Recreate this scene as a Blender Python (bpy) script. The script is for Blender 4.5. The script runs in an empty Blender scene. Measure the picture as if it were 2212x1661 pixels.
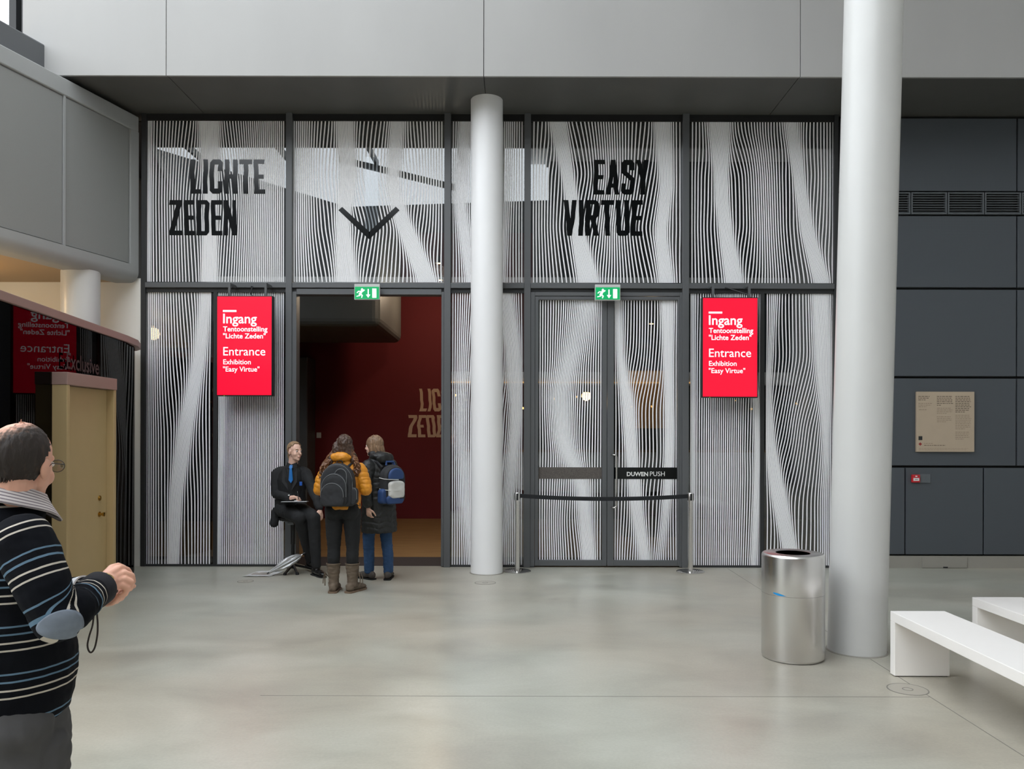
import bpy, bmesh, math, random
from mathutils import Vector, Matrix, noise
import numpy as np

S = bpy.context.scene
COL = S.collection
PI = math.pi

# ------------------------------------------------------------------ camera
F, VX, VY, EYE = 1720.0, 1120.0, 942.0, 1.62      # focal length and vanishing point in pixels of the 2212x1661 frame
cam_d = bpy.data.cameras.new('camera'); cam = bpy.data.objects.new('camera', cam_d); COL.objects.link(cam)
cam_d.sensor_width = 36.0; cam_d.sensor_fit = 'HORIZONTAL'
cam_d.lens = F / 2212 * 36
cam_d.shift_x = (1106 - VX) / 2212
cam_d.shift_y = (VY - 830.5) / 2212
cam_d.clip_start = 0.05
cam.location = (0, 0, EYE)
cam.rotation_euler = (PI/2, math.radians(-0.13), 0)
S.camera = cam

# ------------------------------------------------------------------ sky and exposure
w = bpy.data.worlds.new('overcast_sky'); S.world = w; w.use_nodes = True
bg = w.node_tree.nodes['Background']
bg.inputs['Color'].default_value = (0.90, 0.95, 1.0, 1)
bg.inputs['Strength'].default_value = 4.6
S.view_settings.view_transform = 'Standard'; S.view_settings.look = 'None'
S.view_settings.gamma = 1.0; S.view_settings.use_curve_mapping = False
S.view_settings.exposure = 0.0
S.cycles.use_denoising = True
S.cycles.max_bounces = 7; S.cycles.diffuse_bounces = 4; S.cycles.glossy_bounces = 3; S.cycles.transparent_max_bounces = 16
S.cycles.adaptive_threshold = 0.02
S.cycles.sample_clamp_indirect = 6.0
S.cycles.caustics_reflective = False; S.cycles.caustics_refractive = False

# ------------------------------------------------------------------ helpers
def X(px, d): return (px - VX) / F * d
def Z(py, d): return EYE - (py - VY) / F * d
def P(px, py, d): return Vector((X(px, d), d, Z(py, d)))
def srgb(r, g, b):
    f = lambda c: c/12.92 if c <= 0.04045 else ((c+0.055)/1.055)**2.4
    return (f(r/255), f(g/255), f(b/255), 1)

MATS = {}
def mat(name, col, rough=0.6, metal=0.0, spec=0.5, emis=None, estr=0.0, coat=0.0, noise_amt=0.0, noise_scale=6.0, bump=0.0, bump_scale=200.0, aniso=0.0, stretch=(1,1,1)):
    m = bpy.data.materials.new(name); m.use_nodes = True
    nt = m.node_tree; b = nt.nodes['Principled BSDF']
    b.inputs['Base Color'].default_value = col
    b.inputs['Roughness'].default_value = rough; b.inputs['Metallic'].default_value = metal
    b.inputs['Specular IOR Level'].default_value = spec
    b.inputs['Coat Weight'].default_value = coat
    if aniso: b.inputs['Anisotropic'].default_value = aniso
    if emis: b.inputs['Emission Color'].default_value = emis; b.inputs['Emission Strength'].default_value = estr
    if noise_amt or bump:
        tc = nt.nodes.new('ShaderNodeTexCoord'); mp = nt.nodes.new('ShaderNodeMapping')
        mp.inputs['Scale'].default_value = stretch
        nt.links.new(tc.outputs['Object'], mp.inputs['Vector'])
        if noise_amt:
            n = nt.nodes.new('ShaderNodeTexNoise'); n.inputs['Scale'].default_value = noise_scale; n.inputs['Detail'].default_value = 6
            nt.links.new(mp.outputs['Vector'], n.inputs['Vector'])
            r = nt.nodes.new('ShaderNodeValToRGB')
            lo = tuple(max(0, c*(1-noise_amt)) for c in col[:3]) + (1,); hi = tuple(min(1, c*(1+noise_amt)) for c in col[:3]) + (1,)
            r.color_ramp.elements[0].color = lo; r.color_ramp.elements[0].position = 0.3
            r.color_ramp.elements[1].color = hi; r.color_ramp.elements[1].position = 0.7
            nt.links.new(n.outputs['Fac'], r.inputs['Fac']); nt.links.new(r.outputs['Color'], b.inputs['Base Color'])
        if bump:
            n2 = nt.nodes.new('ShaderNodeTexNoise'); n2.inputs['Scale'].default_value = bump_scale; n2.inputs['Detail'].default_value = 3
            nt.links.new(mp.outputs['Vector'], n2.inputs['Vector'])
            bp = nt.nodes.new('ShaderNodeBump'); bp.inputs['Strength'].default_value = bump; bp.inputs['Distance'].default_value = 0.002
            nt.links.new(n2.outputs['Fac'], bp.inputs['Height']); nt.links.new(bp.outputs['Normal'], b.inputs['Normal'])
    MATS[name] = m
    return m

def dots(m, scale, dark):
    """fine round perforations multiplied into a sheet-metal colour"""
    nt = m.node_tree; b = nt.nodes['Principled BSDF']
    tc = nt.nodes.new('ShaderNodeTexCoord'); v = nt.nodes.new('ShaderNodeTexVoronoi'); v.inputs['Scale'].default_value = scale; v.inputs['Randomness'].default_value = 0.0
    nt.links.new(tc.outputs['Object'], v.inputs['Vector'])
    r = nt.nodes.new('ShaderNodeValToRGB'); c = b.inputs['Base Color'].default_value
    r.color_ramp.elements[0].color = (c[0]*dark, c[1]*dark, c[2]*dark, 1); r.color_ramp.elements[0].position = 0.25
    r.color_ramp.elements[1].color = tuple(c); r.color_ramp.elements[1].position = 0.42
    nt.links.new(v.outputs['Distance'], r.inputs['Fac']); nt.links.new(r.outputs['Color'], b.inputs['Base Color'])
    return m

def link(name, me, m=None, parent=None):
    o = bpy.data.objects.new(name, me); COL.objects.link(o)
    if m is not None and me is not None:
        for x in (m if isinstance(m, (list, tuple)) else [m]): me.materials.append(x)
    if parent is not None: o.parent = parent
    return o
def tag(o, label=None, cat=None, group=None, kind=None):
    if label: o['label'] = label
    if cat: o['category'] = cat
    if group: o['group'] = group
    if kind: o['kind'] = kind
    return o
def empty(name, loc=(0,0,0), rz=0.0, **kw):
    o = bpy.data.objects.new(name, None); COL.objects.link(o)
    o.location = loc; o.rotation_euler = (0, 0, rz); o.empty_display_size = 0.1
    tag(o, **kw); return o

class MB:
    """collects simple shapes into one mesh"""
    def __init__(self): self.v = []; self.f = []; self.mi = []; self.m = 0
    def add(self, vs, fs):
        n = len(self.v); self.v += [tuple(v) for v in vs]
        for f in fs: self.f.append([i+n for i in f]); self.mi.append(self.m)
        return self
    def box(self, x0, x1, y0, y1, z0, z1):
        vs = [(x,y,z) for z in (z0,z1) for y in (y0,y1) for x in (x0,x1)]
        return self.add(vs, [(0,2,3,1),(4,5,7,6),(0,1,5,4),(2,6,7,3),(0,4,6,2),(1,3,7,5)])
    def bar(self, a, b, w, h, up=(0,0,1)):
        a = Vector(a); b = Vector(b); d = (b-a).normalized(); u = Vector(up)
        s = d.cross(u)
        if s.length < 1e-4: s = d.cross(Vector((1,0,0)))
        s.normalize(); u = s.cross(d).normalized()
        vs = [p + s*(sx*w/2) + u*(sz*h/2) for p in (a,b) for sz in (-1,1) for sx in (-1,1)]
        return self.add(vs, [(0,2,3,1),(4,5,7,6),(0,1,5,4),(2,6,7,3),(0,4,6,2),(1,3,7,5)])
    def prism(self, pts, y0, y1):
        """polygon in x,z extruded along y"""
        n = len(pts)
        vs = [(x,y0,z) for x,z in pts] + [(x,y1,z) for x,z in pts]
        fs = [tuple(range(n)), tuple(range(2*n-1, n-1, -1))] + [(i, i+n, (i+1)%n+n, (i+1)%n) for i in range(n)]
        return self.add(vs, fs)
    def plan(self, pts, z0, z1):
        """polygon in x,y extruded along z"""
        n = len(pts)
        vs = [(x,y,z0) for x,y in pts] + [(x,y,z1) for x,y in pts]
        fs = [tuple(range(n-1,-1,-1)), tuple(range(n, 2*n))] + [(i, (i+1)%n, (i+1)%n+n, i+n) for i in range(n)]
        return self.add(vs, fs)
    def lathe(self, prof, c=(0,0,0), n=48, closed=False, axis=None):
        """profile of (r,z) turned about z (or about the axis matrix)"""
        k = len(prof); vs = []
        for r, z in prof:
            for i in range(n):
                a = 2*PI*i/n; p = Vector((r*math.cos(a), r*math.sin(a), z))
                if axis is not None: p = axis @ p
                vs.append(p + Vector(c))
        fs = [(j*n+i, j*n+(i+1)%n, (j+1)*n+(i+1)%n, (j+1)*n+i) for j in range(k-1) for i in range(n)]
        if closed: fs += [((k-1)*n+i, (k-1)*n+(i+1)%n, (i+1)%n, i) for i in range(n)]
        else:
            if prof[0][0] > 1e-5: fs.append(tuple(range(n-1,-1,-1)))
            if prof[-1][0] > 1e-5: fs.append(tuple((k-1)*n+i for i in range(n)))
        return self.add(vs, fs)
    def tube(self, pts, r, n=8):
        pts = [Vector(p) for p in pts]; m = len(pts); rs = r if isinstance(r, (list, tuple)) else [r]*m
        t0 = (pts[1]-pts[0]).normalized(); u = t0.orthogonal().normalized(); vs = []
        for i, p in enumerate(pts):
            t = (pts[min(i+1,m-1)] - pts[max(i-1,0)]).normalized()
            u = (u - t*u.dot(t)); u = u.normalized() if u.length > 1e-6 else t.orthogonal().normalized(); w_ = t.cross(u)
            for k in range(n):
                a = 2*PI*k/n; vs.append(p + (u*math.cos(a) + w_*math.sin(a))*rs[i])
        fs = [(j*n+k, j*n+(k+1)%n, (j+1)*n+(k+1)%n, (j+1)*n+k) for j in range(m-1) for k in range(n)]
        fs += [tuple(range(n-1,-1,-1)), tuple((m-1)*n+k for k in range(n))]
        return self.add(vs, fs)
    def quad(self, a, b, c, d): return self.add([a,b,c,d], [(0,1,2,3)])
    def mesh(self, name, smooth=False):
        me = bpy.data.meshes.new(name); me.from_pydata(self.v, [], self.f)
        if any(self.mi): me.polygons.foreach_set('material_index', self.mi)
        bm = bmesh.new(); bm.from_mesh(me); bmesh.ops.recalc_face_normals(bm, faces=bm.faces); bm.to_mesh(me); bm.free()
        if smooth: smooth_by_angle(me, 40 if smooth is True else smooth)
        me.update(); return me
    def build(self, name, m, parent=None, smooth=False, bevel=0.0, seg=2):
        me = self.mesh(name, smooth)
        o = link(name, me, m, parent)
        if bevel:
            md = o.modifiers.new('bevel', 'BEVEL'); md.width = bevel; md.segments = seg; md.limit_method = 'ANGLE'; md.angle_limit = math.radians(40)
        return o
def smooth_by_angle(me, deg):
    me.polygons.foreach_set('use_smooth', [True]*len(me.polygons))
    bm = bmesh.new(); bm.from_mesh(me)
    for e in bm.edges:
        if len(e.link_faces) == 2 and e.calc_face_angle(0) > math.radians(deg): e.smooth = False
    bm.to_mesh(me); bm.free()

FONT = None
def text_mesh(s, width=None, height=None, bold=0.0, align='LEFT', space=1.0):
    """flat lettering in x,z facing -y; the built-in face, fitted to a width or cap height"""
    c = bpy.data.curves.new('txt', 'FONT'); c.body = s; c.size = 1.0; c.offset = bold; c.resolution_u = 3; c.space_character = space
    o = bpy.data.objects.new('txt', c); COL.objects.link(o)
    dg = bpy.context.evaluated_depsgraph_get(); me = bpy.data.meshes.new_from_object(o.evaluated_get(dg))
    bpy.data.objects.remove(o); bpy.data.curves.remove(c)
    co = np.empty(len(me.vertices)*3); me.vertices.foreach_get('co', co); co = co.reshape(-1,3)
    x0, x1 = co[:,0].min(), co[:,0].max()
    co[:,0] -= x0; w0 = x1-x0
    sx = width/w0 if width else None
    sz = height/0.72 if height else sx
    if sx is None: sx = sz
    out = np.zeros_like(co); out[:,0] = co[:,0]*sx; out[:,2] = co[:,1]*sz
    me.vertices.foreach_set('co', out.ravel()); me.update()
    me.flip_normals() if me.polygons and me.polygons[0].normal.y > 0 else None
    return me
def place_text(name, s, m, x, y, z, parent, **kw):
    me = text_mesh(s, **kw); o = link(name, me, m, parent); o.location = (x, y, z); return o

# ------------------------------------------------------------------ materials
M = MATS
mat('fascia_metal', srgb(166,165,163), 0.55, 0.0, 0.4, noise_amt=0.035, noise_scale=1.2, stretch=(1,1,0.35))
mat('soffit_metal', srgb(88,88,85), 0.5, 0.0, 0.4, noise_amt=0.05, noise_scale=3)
mat('white_paint', srgb(222,221,216), 0.5, noise_amt=0.02, noise_scale=2)
mat('cream_paint', srgb(214,204,180), 0.6, noise_amt=0.02, noise_scale=2)
mat('column_lit', srgb(242,242,243), 0.35, 0.0, 0.5, noise_amt=0.015, noise_scale=1.5)  # column paint lightened to stand in for light missing under the soffit
mat('column_paint', srgb(206,206,204), 0.32, 0.0, 0.5, noise_amt=0.02, noise_scale=1.5)
mat('balcony_metal', srgb(160,162,161), 0.5, 0.0, 0.4, noise_amt=0.03, noise_scale=2)
mat('balcony_mesh', srgb(138,139,137), 0.7, noise_amt=0.05, noise_scale=300)
mat('frame_grey', srgb(96,98,100), 0.45, 0.2, 0.5)
mat('frame_dark', srgb(52,53,54), 0.5, 0.2, 0.4)
dots(mat('wall_mesh', srgb(84,89,95), 0.6, 0.2), 75, 0.55)
mat('wall_edge', srgb(98,103,107), 0.5, 0.2)
mat('gap_black', srgb(18,18,19), 0.8)
mat('baseboard_grey', srgb(150,146,138), 0.7, noise_amt=0.04, noise_scale=4)
mat('hall_dark', srgb(80,81,83), 0.8, noise_amt=0.05, noise_scale=1)
mat('hall_mid', srgb(226,226,224), 0.8, noise_amt=0.05, noise_scale=1)
mat('vinyl_white', srgb(252,252,254), 0.6, 0.0, 0.3)
mat('letter_black', srgb(12,15,16), 0.12, 0.0, 0.35)
mat('chrome', srgb(205,203,200), 0.16, 1.0)
mat('brushed_steel', srgb(222,220,218), 0.27, 1.0, aniso=0.6, bump=0.12, bump_scale=60, stretch=(1,1,0.02))
mat('black_plastic', srgb(24,25,26), 0.4)
mat('black_belt', srgb(22,24,28), 0.8)
mat('red_screen', srgb(238,10,48), 0.25, emis=srgb(245,26,58), estr=0.62)
mat('screen_white', srgb(250,250,250), 0.3, emis=(1,0.97,1,1), estr=0.95)
mat('led_green', srgb(60,220,30), 0.3, emis=srgb(110,240,20), estr=2.0)
mat('exit_green', srgb(0,150,88), 0.35, emis=srgb(0,172,98), estr=0.55)
mat('exit_white', srgb(240,250,245), 0.35, emis=srgb(235,255,245), estr=0.85)
mat('exit_case', srgb(205,206,204), 0.4)
mat('red_wall_paint', srgb(112,22,26), 0.75, noise_amt=0.05, noise_scale=1.5)
mat('beige_print', srgb(214,176,146), 0.7)
mat('mat_brown', srgb(62,50,46), 0.95, noise_amt=0.15, noise_scale=80)
mat('room_dark', srgb(46,50,54), 0.8)
mat('room_orange', srgb(196,146,84), 0.7, noise_amt=0.1, noise_scale=2)
mat('pinkish_trim', srgb(158,130,122), 0.5)
mat('door_beige', srgb(186,162,118), 0.55, noise_amt=0.02, noise_scale=5)
mat('brass', srgb(190,150,70), 0.25, 1.0)
mat('bench_white', srgb(248,244,240), 0.4, noise_amt=0.012, noise_scale=3)
mat('plaque_beige', srgb(186,168,146), 0.35, 0.1, noise_amt=0.03, noise_scale=8)
mat('print_dark', srgb(98,84,70), 0.7)
mat('call_red', srgb(196,34,44), 0.35)
mat('label_white', srgb(232,232,230), 0.5)
mat('blue_sticker', srgb(20,140,205), 0.4)
mat('rubber_black', srgb(15,15,16), 0.7)
mat('lamp_warm', srgb(255,214,150), 0.4, emis=srgb(255,196,112), estr=14.0)
mat('steel_grey', srgb(120,124,128), 0.4, 0.5)

def thin_glass(name, tint, refl_ior=1.5, boost=1.0):
    m = bpy.data.materials.new(name); m.use_nodes = True; nt = m.node_tree
    for n in list(nt.nodes): nt.nodes.remove(n)
    out = nt.nodes.new('ShaderNodeOutputMaterial'); mix = nt.nodes.new('ShaderNodeMixShader')
    tr = nt.nodes.new('ShaderNodeBsdfTransparent'); tr.inputs['Color'].default_value = tint
    gl = nt.nodes.new('ShaderNodeBsdfGlossy'); gl.inputs['Roughness'].default_value = 0.0
    fr = nt.nodes.new('ShaderNodeFresnel'); fr.inputs['IOR'].default_value = refl_ior
    mu = nt.nodes.new('ShaderNodeMath'); mu.operation = 'MULTIPLY'; mu.inputs[1].default_value = boost; mu.use_clamp = True
    nt.links.new(fr.outputs[0], mu.inputs[0]); nt.links.new(mu.outputs[0], mix.inputs['Fac'])
    nt.links.new(tr.outputs[0], mix.inputs[1]); nt.links.new(gl.outputs[0], mix.inputs[2]); nt.links.new(mix.outputs[0], out.inputs['Surface'])
    MATS[name] = m; return m
thin_glass('facade_glass', (0.62, 0.66, 0.68, 1), 1.5, 3.2)
thin_glass('kiosk_glass', (0.10, 0.085, 0.075, 1), 1.5, 0.27)
thin_glass('door_glass', (0.66, 0.68, 0.68, 1), 1.5, 1.6)

# polished concrete: cloudy greys with faint trowel streaks, satin gloss
m = mat('polished_concrete', srgb(165,164,158), 0.34, 0.0, 0.5)
nt = m.node_tree; b = nt.nodes['Principled BSDF']; tc = nt.nodes.new('ShaderNodeTexCoord')
mp = nt.nodes.new('ShaderNodeMapping'); mp.inputs['Scale'].default_value = (0.8, 1.3, 1); nt.links.new(tc.outputs['Object'], mp.inputs['Vector'])
n1 = nt.nodes.new('ShaderNodeTexNoise'); n1.inputs['Scale'].default_value = 1.1; n1.inputs['Detail'].default_value = 7; n1.inputs['Roughness'].default_value = 0.62; n1.inputs['Distortion'].default_value = 0.4
nt.links.new(mp.outputs[0], n1.inputs['Vector'])
r1 = nt.nodes.new('ShaderNodeValToRGB'); r1.color_ramp.elements[0].color = srgb(158,155,146); r1.color_ramp.elements[0].position = 0.32
r1.color_ramp.elements[1].color = srgb(184,182,173); r1.color_ramp.elements[1].position = 0.68
e = r1.color_ramp.elements.new(0.5); e.color = srgb(172,170,160)
nt.links.new(n1.outputs['Fac'], r1.inputs['Fac'])
n2 = nt.nodes.new('ShaderNodeTexNoise'); n2.inputs['Scale'].default_value = 60; n2.inputs['Detail'].default_value = 4
nt.links.new(tc.outputs['Object'], n2.inputs['Vector'])
n3 = nt.nodes.new('ShaderNodeTexNoise'); n3.inputs['Scale'].default_value = 0.33; n3.inputs['Detail'].default_value = 3
nt.links.new(tc.outputs['Object'], n3.inputs['Vector'])
r3 = nt.nodes.new('ShaderNodeValToRGB'); r3.color_ramp.elements[0].color = (0.98, 0.935, 0.88, 1); r3.color_ramp.elements[0].position = 0.42; r3.color_ramp.elements[1].color = (0.97, 1.0, 0.98, 1); r3.color_ramp.elements[1].position = 0.58
nt.links.new(n3.outputs['Fac'], r3.inputs['Fac'])
mw = nt.nodes.new('ShaderNodeMix'); mw.data_type = 'RGBA'; mw.blend_type = 'MULTIPLY'; mw.inputs['Factor'].default_value = 1.0
nt.links.new(r1.outputs['Color'], mw.inputs['A']); nt.links.new(r3.outputs['Color'], mw.inputs['B'])
mx = nt.nodes.new('ShaderNodeMix'); mx.data_type = 'RGBA'; mx.blend_type = 'OVERLAY'; mx.inputs['Factor'].default_value = 0.12
nt.links.new(mw.outputs['Result'], mx.inputs['A']); nt.links.new(n2.outputs['Fac'], mx.inputs['B']); nt.links.new(mx.outputs['Result'], b.inputs['Base Color'])
mr = nt.nodes.new('ShaderNodeMapRange'); mr.inputs['To Min'].default_value = 0.22; mr.inputs['To Max'].default_value = 0.42
nt.links.new(n1.outputs['Fac'], mr.inputs['Value']); nt.links.new(mr.outputs[0], b.inputs['Roughness'])
mat('concrete_joint', srgb(128,125,117), 0.7)
mat('drain_steel', srgb(166,160,148), 0.4, 0.0)

# oak boards of the exhibition floor
m = mat('oak_floor', srgb(150,112,70), 0.4)
nt = m.node_tree; b = nt.nodes['Principled BSDF']; tc = nt.nodes.new('ShaderNodeTexCoord'); mp = nt.nodes.new('ShaderNodeMapping'); mp.inputs['Scale'].default_value = (0.7, 9, 1)
nt.links.new(tc.outputs['Object'], mp.inputs['Vector']); n1 = nt.nodes.new('ShaderNodeTexNoise'); n1.inputs['Scale'].default_value = 2; n1.inputs['Detail'].default_value = 5; nt.links.new(mp.outputs[0], n1.inputs['Vector'])
r1 = nt.nodes.new('ShaderNodeValToRGB'); r1.color_ramp.elements[0].color = srgb(138,100,58); r1.color_ramp.elements[0].position = 0.3; r1.color_ramp.elements[1].color = srgb(178,140,92); r1.color_ramp.elements[1].position = 0.7
nt.links.new(n1.outputs['Fac'], r1.inputs['Fac']); nt.links.new(r1.outputs['Color'], b.inputs['Base Color'])
# ------------------------------------------------------------------ the setting
FD = 9.88            # depth of the facade glass
FS = 8.78            # depth of the pale fascia above it
SOF = 5.60           # height of the soffit

floor = MB().box(-14, 9.5, -8, FD+0.04, -0.2, 0).build('floor', M['polished_concrete'])
tag(floor, 'grey polished concrete floor of the entrance hall', 'floor', kind='structure')
for (a, b_) in (((2.57, 2.2), (2.57, 5.80)), ((2.57, 6.28), (2.57, 9.78)), ((-1.6, 4.96), (2.56, 4.96))):
    j = MB().box(min(a[0],b_[0])-0.003, max(a[0],b_[0])+0.003, min(a[1],b_[1])-0.003, max(a[1],b_[1])+0.003, 0.0002, 0.0009).build('floor_joint', M['concrete_joint'], floor)

# pale fascia: four big sheets with open joints, on a dark backing
fascia = MB().box(-5.44, 9.5, FS+0.03, FS+0.10, SOF+0.03, 11.2).build('wall_upper', M['gap_black'])
tag(fascia, 'pale grey sheet-metal fascia spanning above the soffit', 'fascia', kind='structure')
js = [-5.48, X(357, FS), X(1043, FS), X(1727, FS), 6.62, 9.5]
for i in range(len(js)-1):
    MB().box(js[i]+0.004, js[i+1]-0.004, FS, FS+0.03, SOF-0.012, 11.2).build('fascia_panel', M['fascia_metal'], fascia)
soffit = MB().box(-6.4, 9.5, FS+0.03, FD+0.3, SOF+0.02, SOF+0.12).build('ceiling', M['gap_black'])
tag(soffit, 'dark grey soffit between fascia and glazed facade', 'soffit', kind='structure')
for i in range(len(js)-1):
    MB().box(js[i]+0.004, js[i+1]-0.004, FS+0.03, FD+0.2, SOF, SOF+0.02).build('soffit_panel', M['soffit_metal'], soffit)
MB().box(-6.4, 9.5, FD+0.1, FD+0.3, SOF+0.05, 11.2).build('upper_backing', M['hall_dark'], soffit)

# dark panelled wall to the right of the facade, in the facade's plane
WR = FD - 0.03
wr = MB().box(X(1812, WR), 9.5, WR+0.05, WR+0.2, 0, SOF+0.02).build('wall_right', M['gap_black'])
tag(wr, 'charcoal wall of perforated metal panels beside the bright facade', 'wall', kind='structure')
def wpanel(px0, px1, py0, py1, g=0.008):
    x0, x1, z0, z1 = X(px0, WR)+g, X(px1, WR)-g, Z(py1, WR)+g, Z(py0, WR)-g
    MB().box(x0, x1, WR, WR+0.05, z0, z1).build('wall_panel', M['wall_mesh'], wr, bevel=0.006, seg=2)
rows = [(252, 412), (463, 620), (622, 812), (814, 1005)]
for (y0, y1) in rows:
    for (x0, x1) in ((1812, 2196), (2196, 2580)): wpanel(x0, x1, y0, y1)
for (x0, x1) in ((1812, 1956), (1956, 2125), (2125, 2296), (2296, 2470)): wpanel(x0, x1, 1007, 1197)
bb = MB().box(X(1812, WR), 9.5, WR-0.012, WR+0.06, 0, Z(1199, WR)).build('baseboard_right', M['baseboard_grey'])
tag(bb, 'plain grey plinth strip under the charcoal wall panels', 'baseboard', kind='structure')
sb = MB().box(X(1991, WR), X(2088, WR), WR-0.022, WR-0.012, 0.006, Z(1200, WR)-0.01).build('service_flap', M['baseboard_grey'], bb, bevel=0.002)
MB().box(X(2036, WR), X(2046, WR), WR-0.024, WR-0.0222, 0.004, 0.020).build('flap_notch', M['gap_black'], bb)

# ventilation grilles in the band
for i, (x0, x1) in enumerate(((1812, 1886), (1887, 1965), (1966, 2044), (2045, 2124), (2125, 2204), (2205, 2284))):
    where = ('left-hand end, by the glazed facade', 'behind the tall grey column', 'just right of the tall column, above the plaque', 'second to the right of the tall column', 'third to the right of the tall column', 'outermost right')[i]
    g = empty('vent_grille', (X((x0+x1)/2, WR), WR, Z(461, WR)), label='dark slatted ventilation grille in wall band, ' + where, cat='vent', group='grilles in the wall band')
    hw = (X(x1, WR)-X(x0, WR))/2 - 0.004; h = Z(414, WR)-Z(461, WR)
    fr = MB(); fr.box(-hw, hw, -0.012, 0.04, 0, 0.014); fr.box(-hw, hw, -0.012, 0.04, h-0.014, h); fr.box(-hw, -hw+0.016, -0.012, 0.04, 0.014, h-0.014); fr.box(hw-0.016, hw, -0.012, 0.04, 0.014, h-0.014)
    fr.build('frame', M['wall_edge'], g)
    n = 8; sm = None
    for k in range(n):
        z = 0.03 + (h-0.06)*k/(n-1)
        if sm is None: sm = MB().bar((-hw+0.016, 0.012, 0), (hw-0.016, 0.012, 0), 0.03, 0.008, up=(0,-0.6,1)).mesh('slat'); sm.materials.append(M['wall_edge'])
        o = link('slat', sm, None, g); o.location = (0, 0, z)

# round columns
def column(pm, x0, d, r, z1, xtop, label):
    prof = [(r, 0), (r, z1)]
    mb = MB(); n = 64; vs = []
    for z, xo in ((0, 0), (z1, xtop - x0)):
        for i in range(n): a = 2*PI*i/n; vs.append((r*math.cos(a)+xo, r*math.sin(a), z))
    mb.add(vs, [(i, (i+1)%n, n+(i+1)%n, n+i) for i in range(n)] + [tuple(range(n-1,-1,-1)), tuple(range(n, 2*n))])
    o = mb.build('round_column', M[pm], smooth=True); o.location = (x0, d, 0)
    tag(o, label, 'column', kind='structure')
    MB().lathe([(r+0.012, 0), (r+0.010, 0.006), (r, 0.008)], n=64, closed=False).build('base_seal', M['baseboard_grey'], o, smooth=True)
    return o
column('column_lit', X(1052, 9.45), 9.45, 0.19, SOF, X(1050, 9.45), 'slim white round column standing in front of the glazed facade')
column('column_paint', 2.568, 6.04, 0.209, 11.2, 2.568 + 0.118/4.93*11.2, 'tall pale grey round column beside the steel litter bin')
column('column_paint', -5.09, 9.25, 0.205, 3.52, -5.09, 'white round column under the balcony behind the glass kiosk')

# rest of the hall: it is seen in the glass and shades the floor
hb = MB().prism([(-14,0),(9.5,0),(9.5,11.2),(1.05,11.2),(1.05,9.85),(-6.0,9.6),(-12.6,11.6),(-14,11.6)], -8.3, -8.0).build('wall_back', M['hall_dark'])
MB().bar((-6.3,-8.1,11.3), (-2.2,-8.1,10.3), 0.12, 0.2).build('roof_brace', M['frame_dark'], hb)
tag(hb, 'dark rear wall of the hall', 'wall', kind='structure')
for z0, z1 in ((3.4, 3.8), (6.6, 7.0)): MB().box(-14, 9.5, -7.99, -7.2, z0, z1).build('gallery_band', M['hall_mid'], hb)
hr = MB().box(9.5, 9.7, -8, FD+0.1, 0, 11.2).build('wall_far_right', M['hall_mid'])
tag(hr, 'plain grey side wall of the hall', 'wall', kind='structure')
hl = MB().box(-14.2, -14, -8, FS+2, 0, 7.5).build('wall_far_left', M['hall_mid'])
tag(hl, 'plain grey far side wall of the hall', 'wall', kind='structure')
rf = MB().box(0.2, 9.7, -8.3, FS+0.1, 11.2, 11.4).build('ceiling_hall', M['hall_mid'])
tag(rf, 'solid grey hall ceiling beside the glass roof', 'ceiling', kind='structure')
gr = empty('trim_1', (0, 0, 11.2), label='steel glazing bars of the hall roof', cat='glazing bars', kind='structure')
for i in range(6): MB().bar((-14+i*3.0, -8.3, 0), (-14+i*3.0, FS, 0), 0.10, 0.22).build('rafter', M['frame_dark'], gr)
for yy in (-4, 2.5): MB().bar((-14, yy, 0.1), (1.2, yy, 0.1), 0.08, 0.16).build('purlin', M['frame_dark'], gr)

# ------------------------------------------------------------------ glazed facade
fr = empty('trim_2', (0, FD, 0), label='grey metal frame of mullions and transoms holding the facade glass', cat='window frame', kind='structure')
def fbox(name, px0, px1, py0, py1, y0, y1, m='frame_grey', par=None, bevel=0.003):
    par = par or fr; d = y0
    pl = par.location
    return MB().box(X(px0, d)-pl[0], X(px1, d)-pl[0], y0-pl[1], y1-pl[1], max(Z(py1, d), 0)-pl[2], Z(py0, d)-pl[2]).build(name, M[m], par, bevel=bevel)
MF = FD - 0.07      # front of mullions
Tt, Bt = 254, 1224
for (a, c) in ((616, 629.5), (958.5, 972.5), (1131.5, 1145.5), (1474, 1488)):
    MB().box(X(a, MF), X(c, MF), MF-FD, 0.07, 0, SOF).build('mullion', M['frame_grey'], fr, bevel=0.003)
for (a, c) in ((302, 311.5), (1803, 1812)):
    MB().box(X(a, MF), X(c, MF), MF-FD+0.02, 0.07, 0, SOF).build('mullion', M['frame_dark'], fr, bevel=0.003)
segs = [(311.5, 616), (629.5, 958.5), (972.5, 1131.5), (1145.5, 1474), (1488, 1803)]
for (a, c) in segs:
    MB().box(X(a, MF), X(c, MF), -0.06, 0.06, Z(622, MF), Z(611, MF)).build('transom', M['frame_grey'], fr, bevel=0.003)
    MB().box(X(a, MF), X(c, MF), -0.025, 0.05, Z(631, MF), Z(622, MF)).build('transom_lip', M['frame_dark'], fr)
    MB().box(X(a, MF), X(c, MF), -0.03, 0.06, Z(258, MF), SOF).build('head_rail', M['gap_black'], fr)
for (a, c) in ((457.5, 465.5), (1645, 1653)):
    MB().box(X(a, MF), X(c, MF), -0.03, 0.05, 0, Z(631, MF)).build('mullion', M['frame_dark'], fr, bevel=0.002)
for (a, c) in ((311.5, 457.5), (465.5, 616), (972.5, 1131.5), (1488, 1645), (1653, 1803)):
    MB().box(X(a, MF), X(c, MF), -0.03, 0.05, 0, 0.022).build('sill', M['frame_dark'], fr)

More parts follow.
